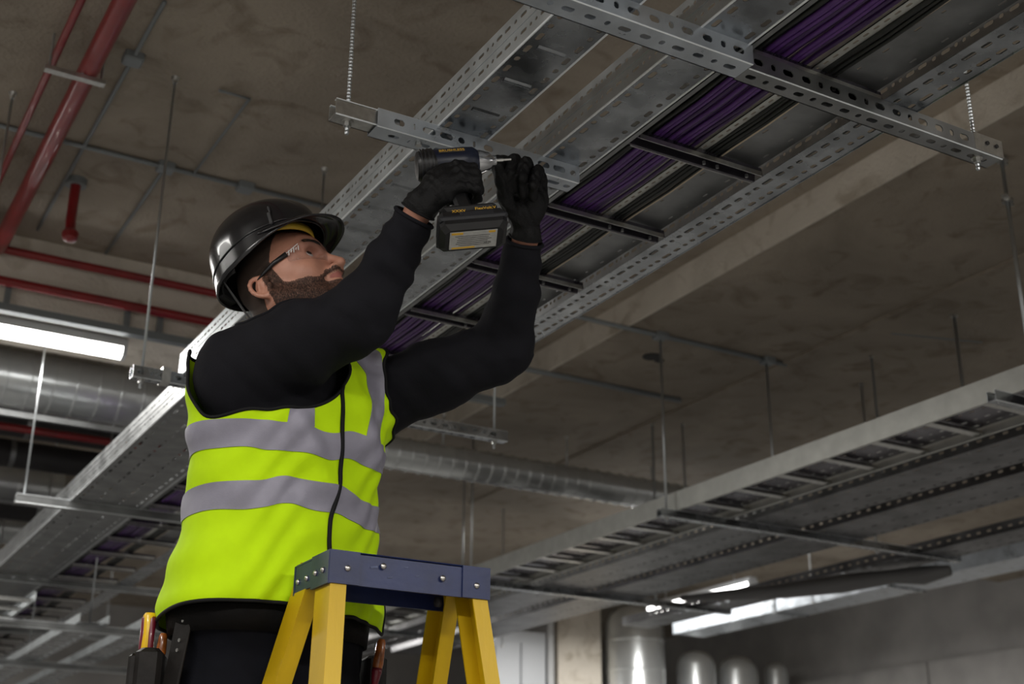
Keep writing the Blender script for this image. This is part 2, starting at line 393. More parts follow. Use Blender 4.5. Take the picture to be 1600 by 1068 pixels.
# cables
def cable(x, z, r, y0, y1, m, amp=.004, ph=0.):
    pts = []; n = int((y1-y0)/.13)
    for i in range(n+1):
        y = y0+(y1-y0)*i/n
        k = (y-1.82)/.405; sag = -.006*(math.sin(PI*(k % 1)))
        pts.append((x+amp*math.sin(y*2.1+ph)+amp*.6*math.sin(y*5.3+ph*2.3), y, z+sag+.0015*math.sin(y*4+ph)))
    return MB().tube(pts, r, 7)
k = 0
for layer, cnt, zz in ((0, 15, ZT+.034), (1, 14, ZT+.045)):
    for i in range(cnt):
        x = 1.603+(i+.5*layer)*.0113; dk = i < 4
        obj('cable', cable(x, zz, .0054, Y0, Y1, None, .0045, rng.uniform(0, 6)), M['blackc'] if dk else M['purple2'] if rng.random() < .3 else M['purple'], None, True,
            label='black cable between the second tray and the purple bundle' if dk else 'purple data cable lying in the bundle on the dark rungs', cat='cable', group='black cables left of the purple bundle' if dk else 'purple cables on the overhead ladder')
for layer, cnt, zz in ((0, 5, ZT+.033), (1, 4, ZT+.044)):
    for i in range(cnt):
        x = 1.806+(i+.5*layer)*.0098
        obj('cable', cable(x, zz, .0048, Y0, Y1, None, .0025, rng.uniform(0, 6)), M['blackc'], None, True,
            label='black cable in the narrow bundle beside the slotted divider strip', cat='cable', group='black cables on the overhead ladder')

obj('cable', cable(1.846, ZT+.030, .003, Y0, Y1, None, .004, 1.), mat('tan_cable', (.5, .42, .32), .6), None, True, label='thin tan cable along the right side of the black bundle', cat='cable')

# ------------------------------------------------------------------ strut channels and threaded rods
def threaded(mb, x, y, z0, z1, r=.0048, pitch=.0045, fine=True):
    n = int((z1-z0)/pitch) if fine else 1
    pts = []; rr = []
    if fine:
        for i in range(n+1):
            z = z0+(z1-z0)*i/n
            pts += [(x, y, z)]; rr += [r*(1.08 if i % 2 else .84)]
    else: pts = [(x, y, z0), (x, y, z1)]; rr = [r, r]
    return mb.tube(pts, rr, 8)
def hexa(mb, x, y, z0, z1, r):
    return mb.tube([(x, y, z0), (x, y, z1)], r, 6)
def rod(x, y, z0, z1, label, group=None, fine=False, r=.0048, plate=True, m='rod'):
    t = thing('threaded_rod', (x, y, z0), label, 'rod', group)
    obj('shaft', threaded(MB(), x, y, z0, z1, r, fine=fine), M[m], t, not fine)
    obj('lower_nut', hexa(MB(), x, y, z0+.012, z0+.022, r*1.9), M['zinc'], t)
    if plate:
        b = MB().tube([(x, y, z1-.012), (x, y, z1)], [.012, .016], 10); hexa(b, x, y, z1-.024, z1-.012, r*2); obj('ceiling_anchor', b, M['zinc'], t)
    return t
def channel(x0, x1, y, label, h=.04, wd=.041, z=ZT, slots=True, m='galv', group=None, pat=((.05, .012), (.03, .006), (.05, .014))):
    """slotted channel along X, open to the top; y is its near face"""
    t = thing('strut_channel', ((x0+x1)/2, y+wd/2, z-h), label, 'strut', group)
    L = x1-x0; pat = list(pat)
    b = MB()
    if slots:
        slotsheet(b, (x0, y, z-h), X, Z, L, h, [h*.5], pat=pat, hv=.0078, th=-.0025)
    else: b.box(x0, x1, y, y+.0025, z-h, z)
    obj('front_web', b, M[m], t)
    b = MB().box(x0, x1, y+wd-.0025, y+wd, z-h, z); obj('rear_web', b, M[m], t)
    b = MB()
    if slots: slotsheet(b, (x0, y, z-h), X, Y, L, wd, [wd*.5], pat=pat, hv=.007, th=-.0025)
    else: b.box(x0, x1, y, y+wd, z-h, z-h+.0025)
    obj('bottom_web', b, M[m], t)
    b = MB().box(x0, x1, y, y+.009, z-.002, z).box(x0, x1, y+wd-.009, y+wd, z-.002, z).bar((x0, y, z-h), (x1, y, z-h), .0036, .0036, bev=.001).bar((x0, y, z), (x1, y, z), .0024, .0024); obj('inturned_lip', b, M['edge'], t)
    return t
def nut_under(x, y, z, parent_label, r=.009):
    t = thing('hex_nut', (x, y, z-.03), parent_label, 'nut')
    b = MB().tube([(x, y, z-.003), (x, y, z)], r*1.5, 14); obj('washer', b, M['zinc'], t, 'auto')
    obj('nut_body', hexa(MB(), x, y, z-.013, z-.003, r), M['zinc'], t)
    obj('rod_tip', threaded(MB(), x, y, z-.032, z-.013, .0048), M['rod'], t)
    return t

# the channel being fixed by the worker: inner rail and slotted sleeve
channel(.925, 1.08, 2.404, 'short plain channel stub gripping the sleeve of the channel above the drill', h=.038, slots=False, m='zinc')
ch = channel(1.022, 1.553, 2.396, 'slotted channel being bolted by the worker right above the drill', h=.044, wd=.055, z=ZT-.0005, m='galvbright',
        pat=((.03, .0), (.045, .013), (.03, .002), (.045, .0165), (.042, .0165), (.036, .0085), (.03, .0032), (.045, .012)))
rod(.962, 2.425, ZT-.05, CEIL, 'nearest threaded rod, left end of the channel above the drill', fine=True)
nut_under(.962, 2.425, ZT-.038, 'hex nut and washer under left end of the channel above the drill')
b = MB()
# bolts on the worked channel
for i, xx in enumerate((1.135, 1.42)):
    t = tag(obj('hex_bolt', hexa(MB(), xx, 2.418, ZT-.052, ZT-.03, .008), M['zinc']), ('hex bolt through the channel left of the drill', 'hex bolt through the channel right of the raised fist')[i], 'bolt')
channel(.92, 1.582, 1.782, 'channel across the two trays at the top edge of the view', h=.045, wd=.06, m='galvbright')
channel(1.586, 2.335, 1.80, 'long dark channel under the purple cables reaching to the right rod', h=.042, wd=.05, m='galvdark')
rod(2.278, 1.825, ZT-.05, CEIL, 'threaded rod through right end of the long dark channel', fine=True)
nut_under(2.278, 1.825, ZT-.042, 'hex nut under right end of the long dark channel')
b = MB().box(2.245, 2.337, 1.797, 1.80, ZT-.04, ZT+.004); bp = obj('end_bracket', b, M['zinc'], None, label='bright end bracket with two screws on the long dark channel', cat='bracket')
for xx in (2.285, 2.315): obj('screw', MB().tube([(xx, 1.793, ZT-.016), (xx, 1.797, ZT-.016)], .005, 8), M['dirt'], bp)
HY = [4.345, 6.35, 8.35, 10.4]
nm = ['behind the helmet', 'second row past the worker', 'third row past the worker', 'last row before the back wall']
for i, y in enumerate(HY):
    if i in (0,):
        channel(1.0, 2.47, y, 'far channel under all trays, its left end seen beside the vest collar', m='galv')
        rod(1.035, y+.02, ZT-.05, CEIL, 'long thin rod left of the helmet down to the far channel')
        nut_under(1.035, y+.02, ZT-.04, 'nut under left end of the far channel')
        b = MB().box(1.10, 1.13, y-.004, y+.045, ZT-.042, ZT+.012); obj('channel_clamp', b, M['zinc'], None, label='clamp on the far channel beside the vest collar', cat='clamp')
        rod(2.42, y+.02, ZT-.05, CEIL, 'rod at right end of the far channel, under the raised sleeve')
        nut_under(2.42, y+.02, ZT-.04, 'nut under right end of the far channel below the sleeve')
    else:
        channel(1.0, 2.47, y, 'blurred channel under the trays, '+nm[i], slots=False, m='galvdark')
        rod(1.035, y+.02, ZT-.04, CEIL, 'left hanger rod of the trays, '+nm[i])
        rod(2.42, y+.02, ZT-.04, CEIL, 'right hanger rod of the trays, '+nm[i])
# rods and brackets seen on the bare ceiling at left
for (x, y, z0, lb) in ((1.79, 4.74, 1.7, 'faint rod on the ceiling behind the helmet crown'), (.53, 4.79, 2.1, 'short rod beside the thin red pipe at left edge')):
    rod(x, y, z0, CEIL, lb)

# ------------------------------------------------------------------ red sprinkler pipework
def pipe(pts, r, name, label, cat='pipe', m='red', group=None, coup=()):
    t = thing(name, np.asarray(pts[0]), label, cat, group)
    obj('pipe_run', MB().tube(pts, r, 20), M[m], t, 'auto')
    for c, d in coup:
        c = np.asarray(c, float); d = np.asarray(d, float)
        obj('coupling', MB().tube([c-d*.03, c-d*.028, c+d*.028, c+d*.03], [r*1.05, r*1.22, r*1.22, r*1.05], 20), M[m], t, 'auto')
    return t
pipe([(.715, -1.5, 2.62), (.715, 6.04, 2.62)], .036, 'sprinkler_pipe', 'thick glossy red sprinkler pipe running along the ceiling at upper left', coup=())
pipe([(.60, -1.5, 2.655), (.60, 5.95, 2.655)], .014, 'sprinkler_pipe', 'thin red pipe left of the thick red ceiling pipe')
b = MB().box(.565, .775, 4.29, 4.32, 2.567, 2.583); pb = obj('pipe_bracket', b, M['zinc'], None, label='steel bracket bar under the two red ceiling pipes', cat='bracket')
for xx in (.58, .76): obj('bracket_rod', MB().tube([(xx, 4.305, 2.575), (xx, 4.305, CEIL)], .005, 6), M['rod'], pb)
pipe([(-3.5, 6.04, 2.615), (3.4, 6.04, 2.615)], .02, 'sprinkler_pipe', 'upper red pipe fixed across the pale concrete beam')
pipe([(-3.5, 6.03, 2.455), (3.4, 6.03, 2.455)], .023, 'sprinkler_pipe', 'lower red pipe fixed across the pale concrete beam')
for i, x in enumerate((.79, 1.34, 1.5, 2.3)):
    b = MB().box(x-.012, x+.012, 6.055, 6.09, 2.36, 2.47); obj('pipe_clip', b, M['greyp'], None, label='small grey clip on the lower red beam pipe, '+('left of the tube light end', 'right over the tube light end', 'beside the long rod', 'hidden behind the worker')[i], cat='clip')
# pendant sprinkler drop
p0 = np.array([.905, 5.38, CEIL])
sp = thing('sprinkler_drop', p0-[0, 0, .4], 'short red sprinkler drop hanging from the ceiling above the red beam pipes', 'sprinkler')
obj('drop_pipe', MB().tube([p0, p0-[0, 0, .20], p0-[0, .03, .27]], .022, 14), M['red'], sp, 'auto')
obj('flange', MB().tube([p0-[0, 0, .03], p0], [.045, .045], 16), M['greyp'], sp, 'auto')
obj('sprinkler_head', MB().tube([p0-[0, .03, .26], p0-[0, .035, .275], p0-[0, .04, .30], p0-[0, .042, .31]], [.028, .036, .03, .012], 14), M['red'], sp, 'auto')
# grey conduits on the ceiling
def conduit(pts, r, label, boxes=()):
    t = thing('conduit', np.asarray(pts[0]), label, 'conduit')
    obj('conduit_run', MB().tube(pts, r, 8), M['greyp'], t, True)
    for c in boxes:
        b = MB().obox(c, X, Y, Z, .035, .035, .02, .006); obj('junction_box', b, M['greyp'], t)
    return t
zc = CEIL-.012
conduit([(.86, 3.9, zc), (.86, 5.95, zc)], .008, 'thin grey conduit right of the thick red pipe, running to the beam', [(.86, 4.3, zc)])
conduit([(.30, 5.05, zc), (1.95, 5.05, zc)], .010, 'grey conduit crossing the ceiling behind the long rod', [(1.55, 5.05, zc), (1.2, 5.05, zc)])
conduit([(1.2, 5.05, zc), (1.2, 6.05, zc)], .008, 'short grey conduit branching toward the pale beam')
conduit([(1.2, 4.35, zc), (1.32, 4.35, zc), (1.32, 5.05, zc)], .006, 'bent thin conduit on the ceiling left of the long rod')
conduit([(3.2, 5.25, SLAB-.012), (4.75, 5.25, SLAB-.012)], .013, 'grey conduit across the lower ceiling right of the trays', [(3.9, 5.25, SLAB-.012), (4.62, 5.25, SLAB-.012)])
conduit([(3.2, 6.05, SLAB-.012), (4.62, 6.05, SLAB-.012)], .016, 'second grey conduit on the lower ceiling, nearer the spiral duct')
conduit([(4.9, 4.6, SLAB-.012), (5.4, 4.45, SLAB-.012)], .008, 'short conduit at the top of the far right rods')
b = MB(); b.tube([(4.06, 5.55, SLAB-.004), (4.06, 5.55, SLAB)], .055, 9); b.tube([(4.13, 5.58, SLAB-.003), (4.13, 5.58, SLAB)], .03, 7); obj('hole_shade_disc', b, M['darkvoid'], None, label='flat dark discs painted as a shaded hole in the lower ceiling beside a rod', cat='hole')  # flush dark discs; the shade of the hole is put into their colour
# joint rail under beam
b = MB().box(-2, 3.4, 6.0, 6.05, 2.305, 2.34); obj('beam_trunking', b, M['greyp'], None, label='grey trunking along the underside of the pale beam above the tube light', cat='trunking')

# ------------------------------------------------------------------ lights in view
batten((-.35, 6.18, 2.285), (1.375, 6.18, 2.285), 'long lit tube light under the pale beam at left edge', 45)
batten((7.38, 8.75, 2.2), (7.38, 10.25, 2.2), 'lit tube light far behind the ladder trays at lower right', 80, hang=CEIL)

batten((6.35, 7.9, 2.3), (6.35, 9.2, 2.3), 'tube light half hidden above the right run, glinting through it', 60, hang=CEIL)

# ------------------------------------------------------------------ spiral ducts
def duct(p, q, r, label, pitch=.12, name='spiral_duct', ridges=True, n=28):
    p, q = np.asarray(p, float), np.asarray(q, float); L = np.linalg.norm(q-p); d = (q-p)/L
    t = thing(name, (p+q)/2, label, 'duct')
    obj('duct_wall', MB().tube([p, q], r, n), M['foil'], t, 'auto')
    if ridges:
        k = int(L/pitch)
        for i in range(1, k):
            c = p+d*i*pitch
            obj('seam_ring', MB().tube([c-d*.006, c, c+d*.006], [r, r+.006, r], n, cap=False), M['foil'], t, True)
    return t
duct((-2.5, 7.2, 2.39), (2.9, 7.2, 2.39), .165, 'large spiral duct crossing at left behind the worker, under the tube light')
duct((2.95, 7.05, 2.27), (6.2, 7.05, 2.27), .10, 'slim spiral duct under the lower ceiling right of the worker', pitch=.09)
duct((-2.5, 9.6, 2.42), (1.8, 9.6, 2.42), .14, 'second shiny duct at left edge, lower than the large spiral duct', pitch=.2)
duct((-2.5, 11.4, 2.5), (2.4, 11.4, 2.5), .13, 'third shiny duct at left edge, farthest one across', pitch=.2)
for y_, z_, r_, lb in ((8.0, 2.40, .10, 'black pipe added to darken the space just beyond the large spiral duct'), (8.45, 2.32, .085, 'second black pipe added as dark fill, lower and farther'), (10.5, 2.5, .13, 'black pipe added as dark fill between the two far ducts')):  # black pipes added to darken the ceiling area beyond the beam
    t = thing('dark_fill_pipe', (0, y_, z_), lb, 'pipe'); obj('pipe_run', MB().tube([(-2.5, y_, z_), (2.5, y_, z_)], r_, 18), M['darkfill'], t, 'auto')
    for x_ in np.arange(-1.5, 2.5, .55): obj('strap', MB().tube([(x_, y_, z_), (x_+.03, y_, z_)], r_+.004, 18), M['galvdark'], t, 'auto')
pipe([(-2.5, 7.75, 2.28), (2.5, 7.75, 2.28)], .022, 'sprinkler_pipe', 'dark red pipe in the shadow under the large spiral duct')
b = MB().box(-2.5, 2.6, 7.0, 7.03, 2.12, 2.15); obj('duct_rail', b, M['galvdark'], None, label='grey rail just under the large spiral duct at left', cat='rail')
for x, q in ((.55, 'left'), (1.55, 'middle'), (2.5, 'right')): rod(x, 7.2, 2.48, CEIL, q+' short rod holding the large spiral duct')
for x, q in ((3.55, 'left'), (4.45, 'middle'), (5.4, 'right')): rod(x, 7.05, 2.36, SLAB, q+' short rod holding the slim spiral duct')

# ------------------------------------------------------------------ right hand cable ladder run
ZR = 1.63
def side_ladder(x0, x1, z, y0, y1, label, pitch=.3, m='rail', h=.095):
    t = thing('cable_ladder', ((x0+x1)/2, (y0+y1)/2, z), label, 'cable ladder')
    for i, xx in enumerate((x0, x1)):
        b = MB().box(xx-.001, xx+.001, y0, y1, z, z+h).box(min(xx, xx+(1-2*i)*.014), max(xx, xx+(1-2*i)*.014), y0, y1, z, z+.002).box(min(xx, xx+(1-2*i)*.014), max(xx, xx+(1-2*i)*.014), y0, y1, z+h-.002, z+h)
        obj('side_rail', b, M[m], t)
    y = y0+.1
    while y < y1:
        b = MB().prism([(-.02, 0), (.02, 0), (.02, .004), (.008, .02), (-.008, .02), (-.02, .004)], (x0+.001, y, z+.008), Y, Z, X, x1-x0-.002); obj('rung', b, M['zinc'], t); y += pitch
    return t
side_ladder(3.955, 4.29, ZR, .5, 13, 'long cable ladder with bright left rail crossing at lower right')
b = MB()
t = thing('cable_tray', (4.12, 6.7, ZR+.03), 'perforated grey tray bottom lying inside the right cable ladder', 'cable tray')
b = MB(); slotsheet(b, (3.98, 1.5, ZR+.035), Y, X, 9.5, .29, [.03, .10, .19, .26], hv=.006, pat=[(.07, .015), (.05, .01)]); obj('base_plate', b, M['blackrung'], t)  # dark metal here carries the underside shade in its colour
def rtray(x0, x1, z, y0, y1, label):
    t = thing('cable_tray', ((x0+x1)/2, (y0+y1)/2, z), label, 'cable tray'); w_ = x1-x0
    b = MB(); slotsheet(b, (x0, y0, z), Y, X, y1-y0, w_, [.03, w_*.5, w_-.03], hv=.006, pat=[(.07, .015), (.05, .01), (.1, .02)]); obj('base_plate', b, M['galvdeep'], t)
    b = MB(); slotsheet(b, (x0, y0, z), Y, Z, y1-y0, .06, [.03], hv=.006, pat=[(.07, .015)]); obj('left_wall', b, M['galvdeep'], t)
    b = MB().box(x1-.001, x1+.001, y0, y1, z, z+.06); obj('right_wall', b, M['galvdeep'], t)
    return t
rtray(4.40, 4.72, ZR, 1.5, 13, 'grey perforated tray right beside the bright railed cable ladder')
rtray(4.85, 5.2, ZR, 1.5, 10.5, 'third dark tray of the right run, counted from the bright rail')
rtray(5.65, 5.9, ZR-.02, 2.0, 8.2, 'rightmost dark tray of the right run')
for i, (y, nm_) in enumerate(((5.24, 'where the rod meets the bright rail'), (3.15, 'beyond the right edge rod'), (7.3, 'farther along the right run'), (9.4, 'deep in the right run'))):
    channel(3.86, 5.95 if y < 9 else 5.25, y, 'channel carrying the right run, '+nm_, z=ZR, slots=False, m='galv')
    if i != 1: rod(3.905, y+.02, ZR-.06, SLAB if y < 8.9 else CEIL, 'left hanger rod of the right run, '+nm_, r=.006)
    rod(5.32, y+.02, ZR-.06, SLAB if y < 8.9 else CEIL, 'middle hanger rod of the right run, '+nm_, r=.006)
for i, (x, y, lb) in enumerate(((4.62, 5.26, 'rod from the conduit end down behind the bright rail'), (4.99, 4.26, 'rod at upper right standing behind the bright rail'), (5.05, 4.9, 'short dark rod left of the upper right rod'), (4.9, 6.4, 'short rod halfway along above the bright rail'), (4.74, 6.5, 'dark short rod beside the halfway rod'), (4.15, 7.9, 'far thin rod above the slim duct end'))):
    rod(x, y, ZR+.02, SLAB, lb, r=.006 if i != 1 else .009, m='greyp' if i in (2, 4) else 'rod')
# rod with beam clamps at the right edge
t = thing('threaded_rod', (3.93, 3.03, ZR), 'bright rod with two wing clamps at the right edge', 'rod')
rx, ry = 3.925, 3.03
obj('shaft', MB().tube([(rx, ry, ZR-.05), (rx, ry, SLAB)], .0075, 8), M['rod'], t, True)
for z_ in (SLAB-.012, SLAB-.19):
    b = MB().tube([(rx, ry, z_-.014), (rx, ry, z_)], .022, 10); b.obox((rx, ry, z_-.004), (.88, .47, 0), (-.47, .88, 0), (0, 0, 1), .055, .012, .004); obj('wing_clamp', b, M['zinc'], t)
# second group low at left, far
side_ladder(.42, .74, 1.27, 6.4, 15, 'blurred ladder with bright rails at the lower left corner', pitch=.3, m='galvside', h=.06)
side_ladder(.98, 1.30, 1.22, 7.2, 15, 'second blurred low ladder, nearer the vest hem', pitch=.3, m='galvside', h=.05)
for i, (x0, x1, z) in enumerate(((1.62, 1.78, 1.2), (2.0, 2.16, 1.22))):
    t = thing('cable_tray', ((x0+x1)/2, 10, z), ('slim low tray right of the two blurred ladders', 'rightmost slim low tray beside the tool pouch')[i], 'cable tray')
    b = MB(); slotsheet(b, (x0, 7.6, z), Y, X, 7.4, x1-x0, [.03, x1-x0-.03], hv=.009, pat=[(.09, .03), (.07, .012)]); obj('base_plate', b, M['galv'], t)
    for xx in (x0, x1): b = MB().box(xx-.001, xx+.001, 7.6, 15, z, z+.05); obj('side_wall', b, M['galvside'], t)
for i, y in enumerate((7.7, 9.4, 11.2)):
    channel(.2, 2.4, y, ('nearest', 'middle', 'farthest')[i]+' channel under the low ladders at lower left', z=1.20, slots=False, m='galvdark')
    for x, q in ((.25, 'left'), (1.7, 'right')): rod(x, y+.02, 1.15, CEIL, q+' thin rod on the '+('nearest', 'middle', 'farthest')[i]+' low channel')

# ------------------------------------------------------------------ far right plant area
for i, (x, y, r_, zt, lb) in enumerate(((8.07, 11.5, .31, 2.42, 'largest shiny vertical duct with domed top, lower centre right'), (8.85, 11.5, .21, 2.02, 'second shiny vertical duct, right of the largest one'), (9.40, 11.5, .22, 2.0, 'third shiny vertical duct, crumpled foil look'), (9.95, 11.5, .13, 2.0, 'slim vertical duct beside the dark wall corner'))):
    t = thing('foil_duct', (x, y, -1.45), lb, 'duct')
    pts = [(x, y, -1.45), (x, y, zt-.5*r_)]; rr = [r_, r_]
    for a_ in (20, 40, 60, 80, 89): pts.append((x, y, zt-.5*r_+r_*.8*math.sin(math.radians(a_)))); rr.append(r_*math.cos(math.radians(a_)))
    obj('duct_wall', MB().tube(pts, rr, 28), M['foil'], t, 'auto')
    for z_ in np.arange(-1.2, zt-.3, .3): obj('seam_ring', MB().tube([(x, y, z_-.012), (x, y, z_), (x, y, z_+.012)], [r_, r_+.012, r_], 28, cap=False), M['foil'], t, True)
for i, (x0, x1, y, m, lb) in enumerate(((7.2, 7.72, 11.6, 'conc_pale', 'broad pale column left of the silver ducts'), (7.08, 7.15, 11.6, 'hous', 'slim pale post beside the broad column'))):
    obj('column', MB().box(x0, x1, y, y+.5, -1.45, CEIL), M[m], None, label=lb, cat='column')
cb = thing('wall_cabinet', (6.35, 13.0, -1.45), 'pale grey cabinet beside the column right of the ladder', 'cabinet')
obj('cabinet_body', MB().box(6.45, 7.05, 11.6, 12.1, -1.45, 2.12), M['panel'], cb)
obj('door', MB().box(6.47, 6.735, 11.58, 11.6, -1.4, 2.0), M['panel'], cb); obj('door', MB().box(6.765, 7.03, 11.58, 11.6, -1.4, 2.0), M['panel'], cb)
b = MB().box(6.78, 7.1, 3.0, 9.1, 1.76, 1.95); rd = obj('rectangular_duct', b, M['galvbright'], None, label='long rectangular duct with a bright lit end, crossing at lower right', cat='duct')
for y in (4.2, 5.4, 6.6, 7.8): obj('duct_flange', MB().box(6.77, 7.11, y, y+.03, 1.75, 1.96), M['galv'], rd)
for y in (5.0, 7.35): rod(6.75, y, 1.74, SLAB, ('near' if y < 6 else 'far')+' rod holding the long rectangular duct')
# crumpled foil sleeve end hanging under the right run
t = thing('flexible_duct', (6.0, 5.6, 1.4), 'loose dark flexible duct sagging under the right run', 'duct')
obj('duct_wall', MB().tube([(5.22, 6.9, 1.57), (5.35, 6.6, 1.555), (5.5, 6.25, 1.54), (5.66, 5.9, 1.545), (5.78, 5.6, 1.55), (5.86, 5.45, 1.54), (5.92, 5.3, 1.55)], [.02, .035, .045, .055, .04, .055, .03], 14), M['darksleeve'], t, True)

# added unseen battens lighting the worker, tray walls and far background
for p, q, pw, lb in (((-3.15, -1.2, 1.9), (-1.65, -1.2, 1.9), 90, 'left added batten of the unseen row behind the camera'), ((-.75, -1.6, 1.9), (.75, -1.6, 1.9), 110, 'middle added batten of the unseen row behind the camera'),
                     ((1.9, -1.4, 1.9), (3.4, -1.4, 1.9), 100, 'right added batten of the unseen row behind the camera'), ((-1.3, .6, 2.1), (-1.3, 2.1, 2.1), 42, 'nearest added unseen batten on the left'),
                     ((-1.3, 3.2, 2.1), (-1.3, 4.7, 2.1), 14, 'middle added unseen batten on the left'), ((-2.9, 8.2, 2.1), (-2.9, 9.7, 2.1), 75, 'far added unseen batten on the left'),
                     ((5.6, -1.2, 2.1), (7.1, -1.2, 2.1), 75, 'near added unseen batten on the right'), ((8.3, 2.2, 2.1), (8.3, 3.7, 2.1), 25, 'added unseen batten between the right run and the right wall'),
                     ((3.55, 11.6, 2.1), (4.65, 11.6, 2.1), 60, 'added unseen batten near the back columns'), ((-2.2, 12.6, 2.2), (-.7, 12.6, 2.2), 60, 'added unseen batten near the back wall at left')):
    batten(p, q, lb, pw, hang=CEIL if p[0] < 3.7 else SLAB)

# ------------------------------------------------------------------ smooth-surface tools for the worker
def smn(a, b, k): h = np.clip(.5+.5*(b-a)/k, 0, 1); return b+(a-b)*h-k*h*(1-h)
class Field:
    def __init__(s, xs, ys, zs):
        s.x, s.y, s.z = (np.asarray(q, np.float32) for q in (xs, ys, zs)); s.D = np.full((len(xs), len(ys), len(zs)), .2, np.float32)
    def _r(s, lo, hi):
        i = [np.searchsorted(q, l) for q, l in zip((s.x, s.y, s.z), lo)]; j = [np.searchsorted(q, h) for q, h in zip((s.x, s.y, s.z), hi)]
        return tuple(slice(a, b) for a, b in zip(i, j))
    def ap(s, lo, hi, fn, k, sub=False):
        m = k+.03 if not sub else k+.03
        r = s._r(np.asarray(lo)-m, np.asarray(hi)+m); D = s.D[r]
        if D.size == 0: return s
        d = fn(s.x[r[0]][:, None, None], s.y[r[1]][None, :, None], s.z[r[2]][None, None, :])
        s.D[r] = -smn(-D, d, k) if sub else smn(D, d, k)
        return s
    def cap(s, a, b, ra, rb=None, k=.015, sub=False):
        rb = ra if rb is None else rb; a = np.asarray(a, float); b = np.asarray(b, float); ba = b-a; L = float(ba@ba)+1e-9; R = max(ra, rb)
        def fn(x, y, z):
            px, py, pz = x-a[0], y-a[1], z-a[2]
            t = np.clip((px*ba[0]+py*ba[1]+pz*ba[2])/L, 0, 1)
            return np.sqrt((px-t*ba[0])**2+(py-t*ba[1])**2+(pz-t*ba[2])**2)-(ra+(rb-ra)*t)
        return s.ap(np.minimum(a, b)-R, np.maximum(a, b)+R, fn, k, sub)
    def ell(s, c, A, r, k=.015, sub=False):
        c = np.asarray(c, float); A = np.asarray(A, float); r = np.asarray(r, float)
        def fn(x, y, z):
            px, py, pz = x-c[0], y-c[1], z-c[2]; k0 = 0; k1 = 0
            for i in range(3):
                q = px*A[i][0]+py*A[i][1]+pz*A[i][2]; k0 = k0+(q/r[i])**2; k1 = k1+(q/r[i]**2)**2
            k0 = np.sqrt(k0); return k0*(k0-1)/(np.sqrt(k1)+1e-6)
        e = np.sqrt((A*A*(r*r)[:, None]).sum(0))
        return s.ap(c-e, c+e, fn, k, sub)
    def chain(s, pts, rs, k=.012):
        for i in range(len(pts)-1): s.cap(pts[i], pts[i+1], rs[i], rs[i+1], k)
        return s
    def mesh(s):
        D = s.D; I = D < 0; nx, ny, nz = D.shape
        c = np.zeros((nx-1, ny-1, nz-1), np.int8)
        for a in (0, 1):
            for b in (0, 1):
                for d in (0, 1): c += I[a:nx-1+a, b:ny-1+b, d:nz-1+d]
        ii = np.argwhere((c > 0) & (c < 8)); idx = -np.ones(c.shape, np.int32); idx[ii[:, 0], ii[:, 1], ii[:, 2]] = np.arange(len(ii))
        acc = np.zeros((len(ii), 3)); cnt = np.zeros(len(ii))
        cor = [(a, b, d) for a in (0, 1) for b in (0, 1) for d in (0, 1)]
        P = {}; V = {}
        for q in cor:
            j = ii+q; V[q] = D[j[:, 0], j[:, 1], j[:, 2]].astype(float); P[q] = np.stack([s.x[j[:, 0]], s.y[j[:, 1]], s.z[j[:, 2]]], 1).astype(float)
        for a in range(8):
            for b in range(a+1, 8):
                A, B = cor[a], cor[b]
                if sum(abs(A[i]-B[i]) for i in range(3)) != 1: continue
                m = (V[A] < 0) != (V[B] < 0); t = np.where(m, V[A]/np.where(m, V[A]-V[B], 1), 0)
                acc += np.where(m[:, None], P[A]+t[:, None]*(P[B]-P[A]), 0); cnt += m
        verts = acc/cnt[:, None]; quads = []
        for ax in range(3):
            sl = [slice(None)]*3; sh = [slice(None)]*3; sl[ax] = slice(0, -1); sh[ax] = slice(1, None)
            a, b = I[tuple(sl)], I[tuple(sh)]
            e = np.argwhere(a != b); o1, o2 = [q for q in range(3) if q != ax]
            e = e[(e[:, o1] > 0) & (e[:, o2] > 0) & (e[:, o1] < D.shape[o1]-1) & (e[:, o2] < D.shape[o2]-1)]
            ins = a[e[:, 0], e[:, 1], e[:, 2]]
            def g(d1, d2):
                q = e.copy(); q[:, o1] += d1; q[:, o2] += d2; return idx[q[:, 0], q[:, 1], q[:, 2]]
            Q = np.stack([g(-1, -1), g(0, -1), g(0, 0), g(-1, 0)], 1)
            flip = ins if ax != 1 else ~ins
            Q[~flip] = Q[~flip][:, ::-1]; quads.append(Q)
        Q = np.vstack(quads); Q = Q[(Q >= 0).all(1)]
        return verts, np.vstack([Q[:, [0, 1, 2]], Q[:, [0, 2, 3]]])
def grid(lo, hi, h): return np.arange(lo, hi+h, h)
def vnormals(V, T):
    n = np.cross(V[T[:, 1]]-V[T[:, 0]], V[T[:, 2]]-V[T[:, 0]]); N = np.zeros_like(V)
    for i in range(3): np.add.at(N, T[:, i], n)
    return N/(np.linalg.norm(N, axis=1)[:, None]+1e-12)
def smoothv(V, T, it=2):
    E = np.vstack([T[:, [0, 1]], T[:, [1, 2]], T[:, [2, 0]]])
    for _ in range(it):
        S = np.zeros_like(V); c = np.zeros(len(V)); np.add.at(S, E[:, 0], V[E[:, 1]]); np.add.at(c, E[:, 0], 1); np.add.at(S, E[:, 1], V[E[:, 0]]); np.add.at(c, E[:, 1], 1)
        V = V*.5+.5*S/np.maximum(c, 1)[:, None]
    return V
def compact(V, T, *more):
    u, inv = np.unique(T, return_inverse=True); return (V[u], inv.reshape(T.shape), *[m[u] for m in more])
